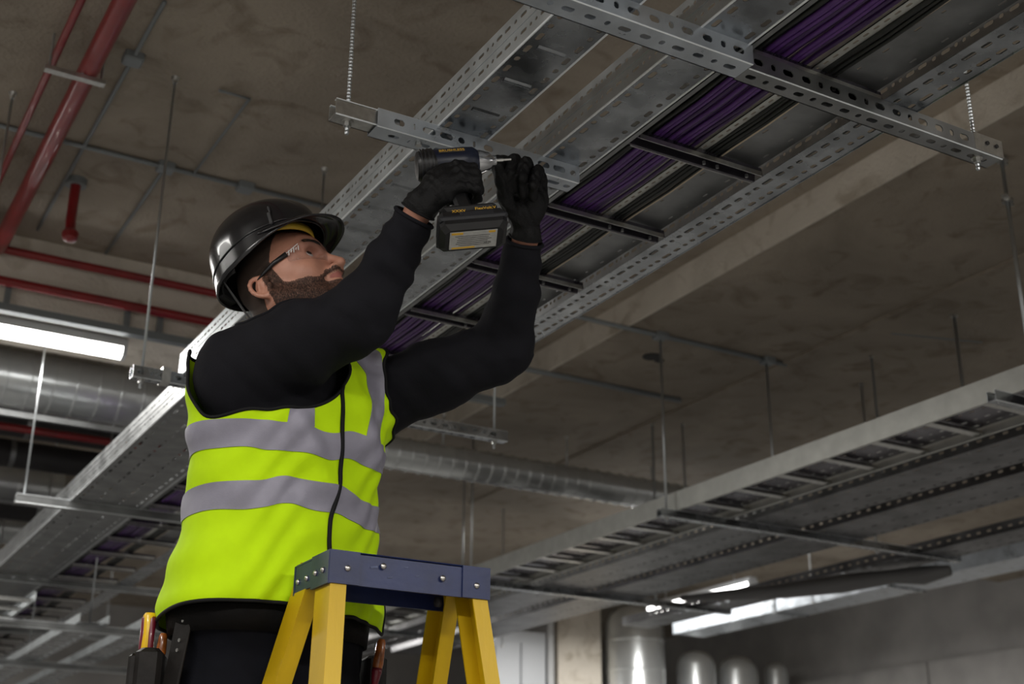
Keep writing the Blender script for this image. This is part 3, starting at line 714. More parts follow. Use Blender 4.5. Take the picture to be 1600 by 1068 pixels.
def cut(V, T, f, keep=-1):
    """keeps the part where f<0 (keep=-1) or f>0, cutting triangles on the line f=0"""
    g = f*(-keep); g = np.where(np.abs(g) < 1e-9, 1e-9, g); ins = g < 0
    c = ins[T].sum(1); out = [T[c == 3]]; new = []; cache = {}; nV = len(V); TT = []
    for t in T[(c > 0) & (c < 3)]:
        poly = []
        for i in range(3):
            a, b = t[i], t[(i+1) % 3]
            if ins[a]: poly.append(a)
            if ins[a] != ins[b]:
                k = (min(a, b), max(a, b))
                if k not in cache:
                    s = g[k[0]]/(g[k[0]]-g[k[1]]); cache[k] = nV+len(new); new.append(V[k[0]]+s*(V[k[1]]-V[k[0]]))
                poly.append(cache[k])
        for i in range(1, len(poly)-1): TT.append((poly[0], poly[i], poly[i+1]))
    if TT: out.append(np.array(TT))
    T2 = np.vstack(out); V2 = np.vstack([V]+([np.array(new)] if new else []))
    return compact(V2, T2)
def borders(V, T):
    E = {}
    for t in T:
        for i in range(3): E[(t[i], t[(i+1) % 3])] = 1
    nxt = {a: b for (a, b) in E if (b, a) not in E}; loops = []
    while nxt:
        a, b = nxt.popitem(); L = [a, b]
        while b in nxt: b2 = nxt.pop(b); L.append(b2); b = b2
        loops.append(V[np.array(L)])
    return sorted(loops, key=len, reverse=True)
def shell(V, T, th, out=0.):
    """gives a cut surface a thickness: outer face pushed out by `out`, inner face th below"""
    N = vnormals(V, T); n = len(V); A = V+N*out; B = V+N*(out-th)
    E = set()
    for t in T:
        for i in range(3): E.add((t[i], t[(i+1) % 3]))
    R = [(b, a, a+n, b+n) for (a, b) in E if (b, a) not in E]
    return MBt(np.vstack([A, B]), [tuple(t) for t in T.tolist()]+[(t[2]+n, t[1]+n, t[0]+n) for t in T.tolist()]+R)
def MBt(V, F):
    b = MB(); b.v = [V]; b.n = len(V); b.f = [tuple(int(i) for i in f) for f in (F.tolist() if hasattr(F, 'tolist') else F)]; return b
def resample(L, step):
    d = np.r_[0, np.cumsum(np.linalg.norm(np.diff(L, axis=0), axis=1))]; n = max(3, int(d[-1]/step)); s = np.linspace(0, d[-1], n)
    return np.stack([np.interp(s, d, L[:, i]) for i in range(3)], 1)
def unit(v): v = np.asarray(v, float); return v/np.linalg.norm(v)
def cdir(r, u, t): return unit(CR*r+CU*u-CF*t)       # direction: right, up, toward the camera

# ------------------------------------------------------------------ skeleton of the worker (metres, room frame)
RH, FH = unit([CR[0], CR[1], 0]), unit([CF[0], CF[1], 0])
TL = unit(.69*RH+.72*FH); TF = unit(.72*RH-.69*FH)       # his left, his front
hf = cdir(math.cos(math.radians(36)), math.sin(math.radians(36)), .13); hl = unit(np.cross(Z, hf)); hu = np.cross(hf, hl)
HO = cp(413, 449, 2.97)+hl*.077
HA = np.array([hf, hl, hu])
def hp(x, y, z): return HO+hf*x+hl*y+hu*z
def hq(x, y, z): return hp(x-.006*min(1, max(0, x/.1)), y, z+.013*min(1, max(0, x/.09)))       # face features, raised toward the front
def hloc(V): return (V-HO)@HA.T
MO = cp(702, 256, 2.86)                                  # driver motor centre
db = cdir(.97, .10, -.2); dd = cdir(.36, -.72, .58); dd = unit(dd-db*(dd@db)); de = np.cross(dd, db)
def dp(b_, d_, e_): return MO+db*b_+dd*d_+de*e_
WR = dp(-.080, .114, -.008)
ShR, ElR = cp(378, 582, 2.95), cp(566, 492, 2.82)
ShL, ElL, WL = cp(592, 622, 3.17), cp(788, 545, 3.12), cp(821, 372, 3.03)
NB = cp(434, 545, 3.06)
tz = [(cp(420, 1040, 2.95), .205, .15), (cp(422, 960, 2.95), .215, .165), (cp(440, 800, 2.99), .19, .145), (cp(452, 700, 3.02), .20, .15), (cp(462, 640, 3.04), .205, .145), (cp(468, 590, 3.06), .17, .115), (cp(462, 560, 3.07), .10, .085)]
tzz = [p[0][2] for p in tz]
def torso(F, grow=0., zlo=None, zhi=None, k=.04, ga=None, gb=None):
    zs = np.array(tzz); cx = np.array([p[0][0] for p in tz]); cy = np.array([p[0][1] for p in tz]); A = np.array([p[1] for p in tz])+grow; B = np.array([p[2] for p in tz])+grow
    if ga is not None: A = A+ga; B = B+gb
    zlo = zs[0] if zlo is None else zlo; zhi = zs[-1]+grow if zhi is None else zhi
    def fn(x, y, z):
        zz = z.ravel(); ix = np.interp(zz, zs, cx)[None, None, :]; iy = np.interp(zz, zs, cy)[None, None, :]; a = np.interp(zz, zs, A)[None, None, :]; b = np.interp(zz, zs, B)[None, None, :]
        u = (x-ix)*TL[0]+(y-iy)*TL[1]; v = (x-ix)*TF[0]+(y-iy)*TF[1]
        p = 2.3
        k0 = (np.abs(u/a)**p+np.abs(v/b)**p)**(1/p)
        d = (k0-1)*np.minimum(a, b)
        return np.maximum(d, np.maximum(zlo-z, z-zhi)).astype(np.float32)
    lo = np.array([cx.min()-.3, cy.min()-.3, zlo]); hi = np.array([cx.max()+.3, cy.max()+.3, zhi])
    return F.ap(lo, hi, fn, k)
PEL = cp(420, 1030, 2.96)
SOLE = -.56
HipR, HipL = PEL-TL*.09-Z*.03, PEL+TL*.09-Z*.03
FootR, FootL = np.array([1.01, 3.10, SOLE]), np.array([1.25, 3.10, SOLE])
KnR = (HipR+FootR)/2+np.array([-.02, -.05, .02]); KnL = (HipL+FootL)/2+np.array([.02, -.05, .02])
# hand chains
def fingersR():
    mc = [(.004, .046, .036), (.008, .067, .040), (.004, .088, .039), (-.004, .108, .035)]
    r = []
    for i, (b_, d_, e_) in enumerate(mc):
        w_ = (.0, .002, .0, -.004)[i]
        r.append([dp(b_-.03, d_+.004, e_-.006), dp(b_, d_, e_), dp(.040+w_, d_+.001, e_-.010), dp(.046+w_, d_+.003, e_-.036), dp(.028+w_, d_+.004, e_-.055)])
    r.append([dp(-.045, .075, -.005), dp(-.030, .052, -.026), dp(.002, .044, -.036), dp(.03, .047, -.034)])
    return r
def fingersL():
    P = lambda *q: [cp(*a) for a in q]
    return [P((808, 312, 3.02), (798, 276, 3.02), (786, 252, 2.985), (779, 252, 2.955), (772, 257, 2.94)),
            P((818, 308, 3.03), (813, 268, 3.03), (803, 249, 2.975), (797, 272, 2.940), (801, 296, 2.958)),
            P((830, 310, 3.03), (831, 272, 3.03), (822, 254, 2.970), (815, 279, 2.938), (817, 303, 2.958)),
            P((840, 316, 3.02), (847, 283, 3.02), (841, 266, 2.970), (833, 290, 2.942), (832, 310, 2.962)),
            P((808, 340, 3.0), (790, 312, 2.965), (784, 282, 2.94), (777, 261, 2.93))]
def hand(F, W, fing, palm, r=.0085, k=.007, kp=.014, wr=.026, PA=None):
    for i, ch in enumerate(fing):
        rr = ([1.15, 1.12, 1.05, .98, .86] if len(ch) == 5 else [1.35, 1.25, 1.1, .92]); sc_ = (1, 1.03, 1, .88, 1.05)[i]
        F.chain(ch, [r*q*sc_ for q in rr], k)
    F.ell(palm[0], palm[1], palm[2], kp)
    F.cap(W, palm[0], wr, palm[2][1]*.55, .02)
palR = (dp(-.032, .083, .014), np.array([db, dd, de]), (.036, .048, .026))
pu = unit(cp(820, 270, 3.03)-cp(822, 340, 3.01)); pr = unit(np.cross(pu, CF)); pr = unit(cp(850, 300, 3.0)-cp(795, 300, 3.0)); pr = unit(pr-pu*(pr@pu))
palL = (cp(823, 312, 3.012), np.array([pu, pr, np.cross(pu, pr)]), (.052, .046, .021))

def head_prims(F):
    e = F.ell; cpt = F.cap
    e(hp(.028, 0, .058), HA, (.112, .079, .098), .02)
    e(hq(.072, 0, -.012), HA, (.066, .060, .085), .03)
    e(hq(.100, 0, .035), HA, (.040, .058, .050), .02)
    for s_ in (-1, 1):
        cpt(hq(.020, s_*.058, -.045), hq(.108, s_*.024, -.093), .024, .017, .03)       # jaw
        e(hq(.095, s_*.038, -.020), HA, (.030, .024, .028), .02)                       # cheek
        cpt(hq(.119, s_*.050, .040), hq(.134, s_*.014, .039), .0075, .008, .012)       # brow ridge
        F.ell(hq(.136, s_*.034, .017), HA, (.021, .020, .0135), .010, True)            # eye socket
        e(hq(.1130, s_*.033, .0175), HA, (.0160, .0170, .0155), .004)                  # lids
        F.ell(hq(.131, s_*.0345, .0170), HA, (.0155, .0172, .0092), .002, True)         # opening
        e(hq(.153, s_*.0125, -.034), HA, (.011, .0075, .0085), .006)                   # nostril wing
        F.ell(hq(.158, s_*.0085, -.042), HA, (.0075, .0042, .0075), .002, True)
    cpt(hq(.132, 0, .030), hq(.168, 0, -.022), .0075, .0095, .012)                     # nose
    e(hq(.168, 0, -.027), HA, (.0105, .0105, .0095), .006)
    cpt(hq(.138, 0, -.040), hq(.140, 0, -.088), .014, .014, .02)
    cpt(hq(.134, -.017, -.0505), hq(.1445, 0, -.0485), .0045, .0065, .006); cpt(hq(.134, .017, -.0505), hq(.1445, 0, -.0485), .0045, .0065, .006)
    cpt(hq(.132, -.015, -.0600), hq(.1425, 0, -.0615), .0045, .0065, .006); cpt(hq(.132, .015, -.0600), hq(.1425, 0, -.0615), .0045, .0065, .006)
    e(hq(.130, 0, -.094), HA, (.018, .020, .017), .015)
    for s_ in (-1, 1):                                                                  # ears
        y0, yo = s_*.074, s_*.090
        ring = [hq(-.004+.0215*math.cos(a)-.006*math.sin(a), y0+(yo-y0)*(.5-.5*math.cos(a)), .002+.030*math.sin(a)) for a in np.linspace(math.radians(20), math.radians(290), 12)]
        F.chain(ring, [.0048]*12, .004)
        e(hq(-.002, s_*.080, .0), HA, (.018, .0060, .027), .005)
        e(hq(.006, s_*.078, -.027), HA, (.0095, .0055, .0095), .006)
        F.ell(hq(.003, s_*.089, -.003), HA, (.0075, .007, .011), .004, True)
        cpt(hq(-.004, s_*.086, .016), hq(-.010, s_*.087, -.010), .0032, .0032, .004)
        e(hq(.0155, s_*.078, -.006), HA, (.005, .005, .007), .004)
    cpt(hq(-.005, 0, -.02), NB-Z*.03, .060, .068, .03)

# --- skin: one continuous body
cxs = lambda c, r_, h, lo, hi, H: np.unique(np.round(np.r_[np.arange(lo, c-r_, H), np.arange(c-r_, c+r_, h), np.arange(c+r_, hi, H)], 5))
hc = hp(.035, 0, .01)
bx = cxs(hc[0], .15, .0031, .55, 1.62, .008); by = cxs(hc[1], .19, .0031, 2.1, 3.35, .009); bz = cxs(hc[2], .16, .0031, -.58, 1.62, .010)
F = Field(bx, by, bz)
torso(F, -.02, k=.03)
for a, b, r1, r2 in ((HipR, KnR, .085, .058), (HipL, KnL, .085, .058), (KnR, FootR+Z*.09+Y*.05, .055, .038), (KnL, FootL+Z*.09+Y*.05, .055, .038),
                     (FootR+Z*.04+Y*.06, FootR+Z*.035-Y*.13, .036, .026), (FootL+Z*.04+Y*.06, FootL+Z*.035-Y*.13, .036, .026),
                     (NB-TL*.05-Z*.02, ShR, .05, .062), (NB+TL*.05-Z*.02, ShL, .05, .062),
                     (ShR, ElR, .060, .044), (ElR, WR, .043, .0265), (ShL, ElL, .060, .044), (ElL, WL, .043, .026)): F.cap(a, b, r1, r2, .03)
hand(F, WR, fingersR(), palR, .0078, wr=.0265); hand(F, WL, fingersL(), palL, .0078, wr=.026)
head_prims(F)
BV, BT = F.mesh(); BV = smoothv(BV, BT, 1)
person = thing('person', (1.12, 3.1, SOLE), 'worker in yellow hi-vis vest, dark sweatshirt and black helmet reaching up with a driver', 'person')
obj('body', MBt(BV, BT), M['skin'], person, True)

# --- lips, beard, hair taken from the same surface
hlV = hloc(BV); near = (np.linalg.norm(hlV, axis=1) < .24); keepT = near[BT].all(1)
FV, FT = compact(BV, BT[keepT])
def face_patch(fieldfn, th, out, noise=0.):
    v, t = cut(FV, FT, fieldfn(hloc(FV)))
    return v, t
def wob(q, s=1.): return .0016*s*(np.sin(q[:, 0]*900+q[:, 2]*500)+np.sin(q[:, 2]*1100-q[:, 0]*700)+np.sin(q[:, 0]*310+q[:, 2]*170)+np.sin(q[:, 2]*410-q[:, 0]*130)*.7+np.sin(q[:, 1]*350))
def face_shift(q): k = np.clip(q[:, 0]/.09, 0, 1); r = q.copy(); r[:, 2] -= .013*k; r[:, 0] += .006*k; return r
def f_lip(q):
    q = face_shift(q)
    return np.maximum(((q[:, 2]+.0552)/.0088)**2+(q[:, 1]/.0215)**2-1, .120-q[:, 0])
def f_beard(q):
    q = face_shift(q)
    up = np.interp(q[:, 0], [.005, .018, .034, .046, .07, .10, .120, .134, .17], [.06, .06, .050, -.018, -.034, -.046, -.050, -.036, -.0375])
    d = (q[:, 2]-up)*25; d = np.maximum(d, (.008-q[:, 0])*25); d = np.maximum(d, (-.118-q[:, 2]-.25*(q[:, 0]-.1))*25)
    lip = 1.35-((q[:, 2]+.0552)/.0115)**2-(q[:, 1]/.0245)**2-np.where(q[:, 0] < .118, 9, 0)
    return np.maximum(d+wob(q)*14, lip)
def f_hair(q):
    back = (q[:, 0]-.004-np.clip((q[:, 2]-.008)*2.2, 0, .034)-np.clip(q[:, 2]-.05, 0, .1)*.5)*25
    low = (np.interp(q[:, 0], [-.1, -.03, .0, .05], [-.075, -.06, .036, .04])-q[:, 2])*25
    return np.maximum(np.maximum(back, low)+wob(q)*8, np.minimum((np.abs(q[:, 1])-.0765)*60, (.034-q[:, 2])*60))
v, t = face_patch(f_lip, 0, 0); obj('lips', shell(v, t, .001, .0006), M['lip'], person, True)
v, t = face_patch(f_beard, 0, 0); bn = vnormals(v, t); 
obj_b = obj('beard', shell(v, t, .001, .0005), mat('stubble_base', (.22, .105, .07), .7, noise=.72, nscale=260), person, True)
def strands(v, t, n, L, seed, flow, lift=.5, w_=.00035):
    r = np.random.RandomState(seed); a = v[t]; ar = np.linalg.norm(np.cross(a[:, 1]-a[:, 0], a[:, 2]-a[:, 0]), axis=1); k = r.choice(len(t), n, p=ar/ar.sum())
    u = r.rand(n, 2); u[u.sum(1) > 1] = 1-u[u.sum(1) > 1]; p = a[k, 0]+u[:, :1]*(a[k, 1]-a[k, 0])+u[:, 1:]*(a[k, 2]-a[k, 0])
    nn = np.cross(a[k, 1]-a[k, 0], a[k, 2]-a[k, 0]); nn /= np.linalg.norm(nn, axis=1)[:, None]+1e-12
    d = flow+r.randn(n, 3)*.35; d -= nn*(d*nn).sum(1)[:, None]; d /= np.linalg.norm(d, axis=1)[:, None]; d = d+nn*lift; d /= np.linalg.norm(d, axis=1)[:, None]
    s_ = np.cross(d, nn); s_ /= np.linalg.norm(s_, axis=1)[:, None]+1e-12; l = L*(.5+r.rand(n))[:, None]
    P = np.stack([p-s_*w_, p+s_*w_, p+d*l], 1).reshape(-1, 3)
    return MBt(P, np.arange(len(P)).reshape(-1, 3))
o = obj('beard_hair', strands(v, t, 17000, .0075, 3, (-hu*.9-hf*.1), .35, .00032), M['beard'], obj_b); o['kind'] = 'stuff'
v, t = face_patch(f_hair, 0, 0); hb = obj('hair', shell(v, t, .002, .0015), M['hair'], person, True)
o = obj('hair_strands', strands(v, t, 9000, .0055, 5, (-hu-hf*.4), .4, .0003), M['hair'], hb); o['kind'] = 'stuff'
for s_ in (-1, 1):
    ey = MB(); ec = hq(.1125, s_*.033, .0175)
    ey.v = []; U, W_ = np.meshgrid(np.linspace(0, 2*PI, 21)[:-1], np.linspace(.02, PI-.02, 12)); sp_ = np.stack([np.cos(W_), np.sin(W_)*np.cos(U), np.sin(W_)*np.sin(U)], -1).reshape(-1, 3)
    ff = [(i*20+j, i*20+(j+1) % 20, (i+1)*20+(j+1) % 20, (i+1)*20+j) for i in range(11) for j in range(20)]
    gz = unit(hf*1.0+hu*.16-hl*.5); gl = unit(np.cross(Z, gz)); gu = np.cross(gz, gl)
    ey.add(ec+.0148*(sp_[:, :1]*gz+sp_[:, 1:2]*gl+sp_[:, 2:]*gu), ff); eb = obj('eyeball', ey, M['eyew'], person, True); W2 = np.linspace(.02, .46, 4)[:, None]; U2 = np.linspace(0, 2*PI, 21)[None, :-1]; k = np.stack([np.cos(W2)+U2*0, np.sin(W2)*np.cos(U2), np.sin(W2)*np.sin(U2)], -1).reshape(-1, 3)
    ir = MB(); ir.add(ec+.0152*(k[:, :1]*gz+k[:, 1:2]*gl*1.0+k[:, 2:]*gu), [f for f in ff if max(f) < 80]+[tuple(range(19, -1, -1))]); obj('iris', ir, M['iris'], eb, True)

def f_brow(q):
    q = face_shift(q); y = np.abs(q[:, 1]); t = (y-.012)/.042; c = .0405+.0075*np.sin(np.clip(t, 0, 1)*PI*.8)
    return np.maximum(np.maximum(np.abs(q[:, 2]-c)-.0060*(1.15-.5*t), (np.abs(t-.5)-.5)*.042), .10-q[:, 0])+wob(q, .25)
for s_ in (-1, 1):
    v, t = cut(FV, FT, np.maximum(f_brow(hloc(FV)), -s_*hloc(FV)[:, 1]))
    if len(t): bo = obj('eyebrow', shell(v, t, .002, .0012), M['beard'], person, True); o = obj('eyebrow_hair', strands(v, t, 500, .006, 11, (hl*s_-hf*.3), .25, .0003), M['beard'], bo); o['kind'] = 'stuff'

# --- helmet
ho = cdir(.868, .478, .13); ol = unit(np.cross(Z, ho)); ou = np.cross(ho, ol); ang = math.radians(-4.0)
kf = unit(ho*math.cos(ang)+ou*math.sin(ang)); kl = ol; ku = np.cross(kf, kl); KC = HO+ho*.046+ou*.073-CR*.051+CU*.035
def kp(x, y, z): return KC+kf*x+kl*y+ku*z
hel = MB(); NA, NB_ = 96, 26; Vh = []
def rim(a):                                                  # drop of the rim below the reference plane
    c = math.cos(a)
    return float(np.interp(math.degrees(math.acos(max(-1, min(1, c)))), [0, 40, 70, 90, 110, 130, 150, 180], [-.004, -.012, -.040, -.062, -.076, -.080, -.084, -.082]))
def gutter(a):
    return float(np.interp(math.degrees(math.acos(max(-1, min(1, math.cos(a))))), [0, 50, 90, 120, 150, 180], [-.003, -.005, -.018, -.032, -.042, -.044]))
def hel_pt(a, s_):
    c, sn = math.cos(a), math.sin(a); R0 = .134 if c > 0 else .139
    th = s_*PI/2; zc = .108*math.cos(th)**.92 if s_ < 1 else 0.
    rr = math.sin(th)**.86; x, y = R0*rr*c, .112*rr*sn
    z = .108*(1-rr**2.35)**(1/2.1) if rr < 1 else 0.
    # raised centre crest and side ribs
    crest = math.exp(-(y/.021)**4)*.0045*(1 if x > -.11 else 0)*max(0, min(1, (z-.025)/.02))
    side = .003*math.exp(-((abs(y)-.045)/.006)**2)*max(0, min(1, (z-.04)/.02))
    return x, y, z+crest-side
rings = []
for i in range(NB_): 
    s_ = .02+.98*i/(NB_-1)
    rings.append([hel_pt(2*PI*j/NA, s_) for j in range(NA)])
for k in range(1, 7):                                        # skirt from the reference plane down to the rim
    f_ = k/6
    rings.append([(hel_pt(2*PI*j/NA, 1)[0]*(1+.02*f_), hel_pt(2*PI*j/NA, 1)[1]*(1+.01*f_), rim(2*PI*j/NA)*f_) for j in range(NA)])
V = np.array([kp(*p) for r_ in rings for p in r_]); Ft = []
for i in range(len(rings)-1):
    for j in range(NA): Ft += [(i*NA+j, (i+1)*NA+j, (i+1)*NA+(j+1) % NA), (i*NA+j, (i+1)*NA+(j+1) % NA, i*NA+(j+1) % NA)]
top = len(V); V = np.vstack([V, V[:NA].mean(0)]); Ft += [(top, j, (j+1) % NA) for j in range(NA)]
hm = obj('helmet', shell(V, np.array(Ft), .0028), M['helmet'], person, True)
# gutter line round the shell, brim, slots, side clip
gl_ = [kp(*(np.array(hel_pt(2*PI*j/72, 1))*[1.012, 1.012, 1]+np.array([0, 0, gutter(2*PI*j/72)]))) for j in range(72)]
obj('rim_bead', MB().tube(gl_, .0022, 6, closed=True), M['helmet'], hm, True)
bv = []; bf = []
nb = 40
for j in range(nb+1):
    a = math.radians(-78+156*j/nb); c = math.cos(a); e_ = .054*max(0, math.cos(a*90/78))**.75
    p0_ = np.array(hel_pt(a, 1)); p0_[2] = rim(a)*.55
    for k in range(5): q = p0_.copy(); f_ = k/4; q[0] += e_*f_*.97; q[1] *= 1+.04*f_*c; q[2] += .004*math.sin(f_*PI)-.012*f_**2*e_/.054-.10*e_*(q[1]/.11)**2*f_; bv.append(kp(*q))
bt = []
for j in range(nb):
    for k in range(4): i0 = j*5+k; bt += [(i0, i0+1, i0+6), (i0, i0+6, i0+5)]
obj('brim', shell(np.array(bv), np.array(bt), .003), M['helmet'], hm, True)
obj('brim_bead', MB().tube([bv[j*5+4] for j in range(nb+1)], .0026, 6), M['helmet'], hm, True)
for i, xx in enumerate((-.062, -.038, -.012, .014)):
    b = MB(); zz = .108*(1-((abs(xx)/.137)**(1))**2.2)**.5; n_ = 0
    q0 = np.array(hel_pt(0 if xx > 0 else PI, 2/PI*math.asin(min(1, (abs(xx)/(.134 if xx > 0 else .139)))**(1/.86))))
    b.obox(kp(xx, 0, q0[2]+.0005), kf, kl, ku, .009, .016, .0050, .002); obj('vent_slot', b, M['helmetin'], hm)
for s_ in (-1, 1):
    q0 = np.array(hel_pt(s_*math.radians(62), 1))
    b = MB().obox(kp(q0[0], q0[1]+s_*.001, .003), kf, kl, ku, .0055, .004, .017, .002); b.obox(kp(q0[0]+.003, q0[1]*.985+s_*.001, .026), kf, kl, ku, .004, .004, .010, .002); obj('accessory_clip', b, M['helmet'], hm)
hb_ = [kp(.112*math.cos(a), .093*math.sin(a), -.018-.010*max(0, -math.cos(a))) for a in np.linspace(-1.7, 1.7, 40)]
b = MB()
Vb = np.array([p+ku*dz for p in hb_ for dz in (.002, .022)]); Tb = np.array([q for i in range(39) for q in ((2*i, 2*i+2, 2*i+3), (2*i, 2*i+3, 2*i+1))]); obj('headband', shell(Vb, Tb, .003), M['band'], hm, True)
bk = [kp(-.045+.082*math.cos(a), .086*math.sin(a), -.058-.0*a) for a in np.linspace(PI*.55, PI*1.45, 24)]
Vb = np.array([p+ku*dz for p in bk for dz in (-.015, .013)]); Tb = np.array([q for i in range(23) for q in ((2*i, 2*i+2, 2*i+3), (2*i, 2*i+3, 2*i+1))]); obj('nape_strap', shell(Vb, Tb, .003), M['helmetin'], hm, True)
obj('harness_strap', MB().bar(kp(-.075, -.092, -.02), kp(-.095, -.070, -.075), .012, .003).bar(kp(-.095, -.070, -.075), hp(-.062, -.058, -.085), .010, .003), M['helmetin'], hm)
obj('ratchet', MB().obox(kp(-.130, 0, -.062), kf, kl, ku, .010, .028, .014, .003), M['helmetin'], hm)

# --- safety glasses
gs = thing('x', (0, 0, 0), 'x', 'x'); bpy.data.objects.remove(gs)
def gp(a, z): 
    c, sn = math.cos(a), math.sin(a)
    return hp(.072+.074*c**.8 if c > 0 else .072, .074*np.sign(sn)*abs(sn)**.85, z+.012)
gv = []; ns, nz_ = 60, 8
for j in range(ns+1):
    a = math.radians(-88+176*j/ns); u_ = abs(a)/math.radians(88)
    zt = .0445-.008*u_**3; zb = -.014-.004*math.sin(min(1, u_*1.6)*PI)+.022*u_**4
    if u_ < .16: zb += .030*(1-u_/.16)**.7
    for k in range(nz_+1): gv.append(gp(a, zb+(zt-zb)*k/nz_))
gt = []
for j in range(ns):
    for k in range(nz_): i0 = j*(nz_+1)+k; gt += [(i0, i0+nz_+1, i0+nz_+2), (i0, i0+nz_+2, i0+1)]
gl = obj('safety_glasses', shell(np.array(gv), np.array(gt), .0016), M['lens'], person, True)
for s_ in (-1, 1):
    b = MB(); b.tube([gp(s_*math.radians(86), .028), hp(.045, s_*.0805, .036), hp(.014, s_*.083, .028), hp(-.004, s_*.083, .022)], [.0065, .0052, .0036, .0026], 8); obj('temple_arm', b, M['frame'], gl, True)
    b = MB()
    for q in range(5): b.bar(gp(s_*math.radians(84-q*4.5), .021+.004*(q % 2)), gp(s_*math.radians(81-q*4.5), .030+.003*((q+1) % 2)), .0012, .0022)
    b.bar(gp(s_*math.radians(86), .030), gp(s_*math.radians(62), .038), .001, .0015); obj('etched_mark', b, M['frost'], gl)

# --- sweatshirt
def folds(V, N, amp, fn): return V+N*(amp*fn(V))[:, None]
def axisdist(P, a, b):
    ba = b-a; t = np.clip(((P-a)@ba)/(ba@ba), 0, 1); return t, np.linalg.norm(P-a-t[:, None]*ba, axis=1)
lo = np.array([.62, 2.1, .38]); hi = np.array([1.62, 3.2, 1.42])
h_ = .0085
F = Field(grid(lo[0], hi[0], h_), grid(lo[1], hi[1], h_), grid(lo[2], hi[2], h_))
torso(F, -.004, k=.04)
cR, cL = WR+unit(ElR-WR)*.030, WL+unit(ElL-WL)*.012
for a, b, r1, r2, k in ((NB-TL*.05-Z*.02, ShR, .070, .092, .05), (NB+TL*.05-Z*.02, ShL, .065, .080, .05), (ShR, (ShR+ElR)/2, .100, .088, .03), ((ShR+ElR)/2, ElR, .088, .072, .03), (ElR, (ElR*.45+cR*.55), .070, .055, .025), ((ElR*.45+cR*.55), cR, .055, .043, .01),
                        (ShL, (ShL+ElL)/2, .088, .080, .03), ((ShL+ElL)/2, ElL, .080, .068, .03), (ElL, (ElL*.45+cL*.55), .066, .056, .025), ((ElL*.45+cL*.55), cL, .056, .042, .01)): F.cap(a, b, r1, r2, k)
F.cap(NB-Z*.02, hp(-.012, 0, -.088), .082, .072, .03)
SV, ST = F.mesh(); SV = smoothv(SV, ST, 2); SN = vnormals(SV, ST)
def sleeve_folds(P):
    out = np.zeros(len(P))
    for A, B, C_ in ((ShR, ElR, cR), (ShL, ElL, cL)):
        t, d = axisdist(P, A, B); m = np.exp(-np.clip(d-.10, 0, 1)/.02)
        out += m*(.0040*np.sin(t*15+5*np.sin(P@np.array([9., 7, 5])))*np.clip(t*1.3, 0, 1)+.0035*np.maximum(0, np.sin(P@np.array([30., -24, 46])+3*t)))
        t2, d2 = axisdist(P, B, C_); m2 = np.exp(-np.clip(d2-.075, 0, 1)/.015)*(t2 > 0)
        out += m2*(.0028*np.sin(t2*19+3.5*np.sin(P@np.array([16., -12, 9])))+.004*np.maximum(0, np.sin(t2*7-1))*np.sin(P@np.array([34., 22, -27])))
    return out
SV = SV+SN*sleeve_folds(SV)[:, None]
# cuffs and collar openings
nd = unit(hp(-.012, 0, -.06)-(NB-Z*.02)); q0 = hp(-.006, 0, -.066)
def openf(P):
    a = (P-cR)@unit(WR-ElR)-.002+np.where(np.linalg.norm(P-cR, axis=1) > .10, -1, 0)
    b = (P-cL)@unit(WL-ElL)-.002+np.where(np.linalg.norm(P-cL, axis=1) > .10, -1, 0)
    c = (P-q0)@unit(nd*.9+TF*-.35)+np.where(np.linalg.norm(P-q0, axis=1) > .13, -1, 0)
    return np.maximum(np.maximum(a, b), c)
SV2, ST2 = cut(SV, ST, openf(SV))
sw = obj('sweatshirt', shell(SV2, ST2, .003), M['sweat'], person, True)
for L in borders(SV2, ST2)[:3]:
    if len(L) > 12: obj('ribbed_edge', MB().tube(resample(L, .008), .0045, 8), M['sweat'], sw, True)

# --- gloves
def glove(W, El, fing, palm, cuff, lo, hi, cuffr, fr=.0108):
    F = Field(grid(lo[0], hi[0], .0028), grid(lo[1], hi[1], .0028), grid(lo[2], hi[2], .0028))
    hand(F, W, fing, (palm[0], palm[1], tuple(np.array(palm[2])+.004)), fr, k=.0045, kp=.012, wr=.033)
    F.cap(W, W+unit(El-W)*.06, .0345, .036, .012)
    V, T = F.mesh(); V = smoothv(V, T, 1); N = vnormals(V, T)
    V = V+N*(.0011*np.sin(V@np.array([170., 90, 130])+3*np.sin(V@np.array([60., -70, 50])))+.0008*np.sin(V@np.array([-120., 240, 200])))[:, None]
    V, T = cut(V, T, (V-(W+unit(El-W)*cuff))@unit(El-W))
    g = obj('glove', shell(V, T, .002), M['glove'], person, True)
    for L in borders(V, T)[:1]: obj('glove_cuff', MB().tube(resample(L, .005), .0025, 6), M['piping'], g, True)
    return g
glove(WR, ElR, fingersR(), palR, .012, MO-.17, MO+.15, .03)
gL = glove(WL, ElL, fingersL(), palL, -.002, palL[0]-.16, palL[0]+.13, .03, .0128)

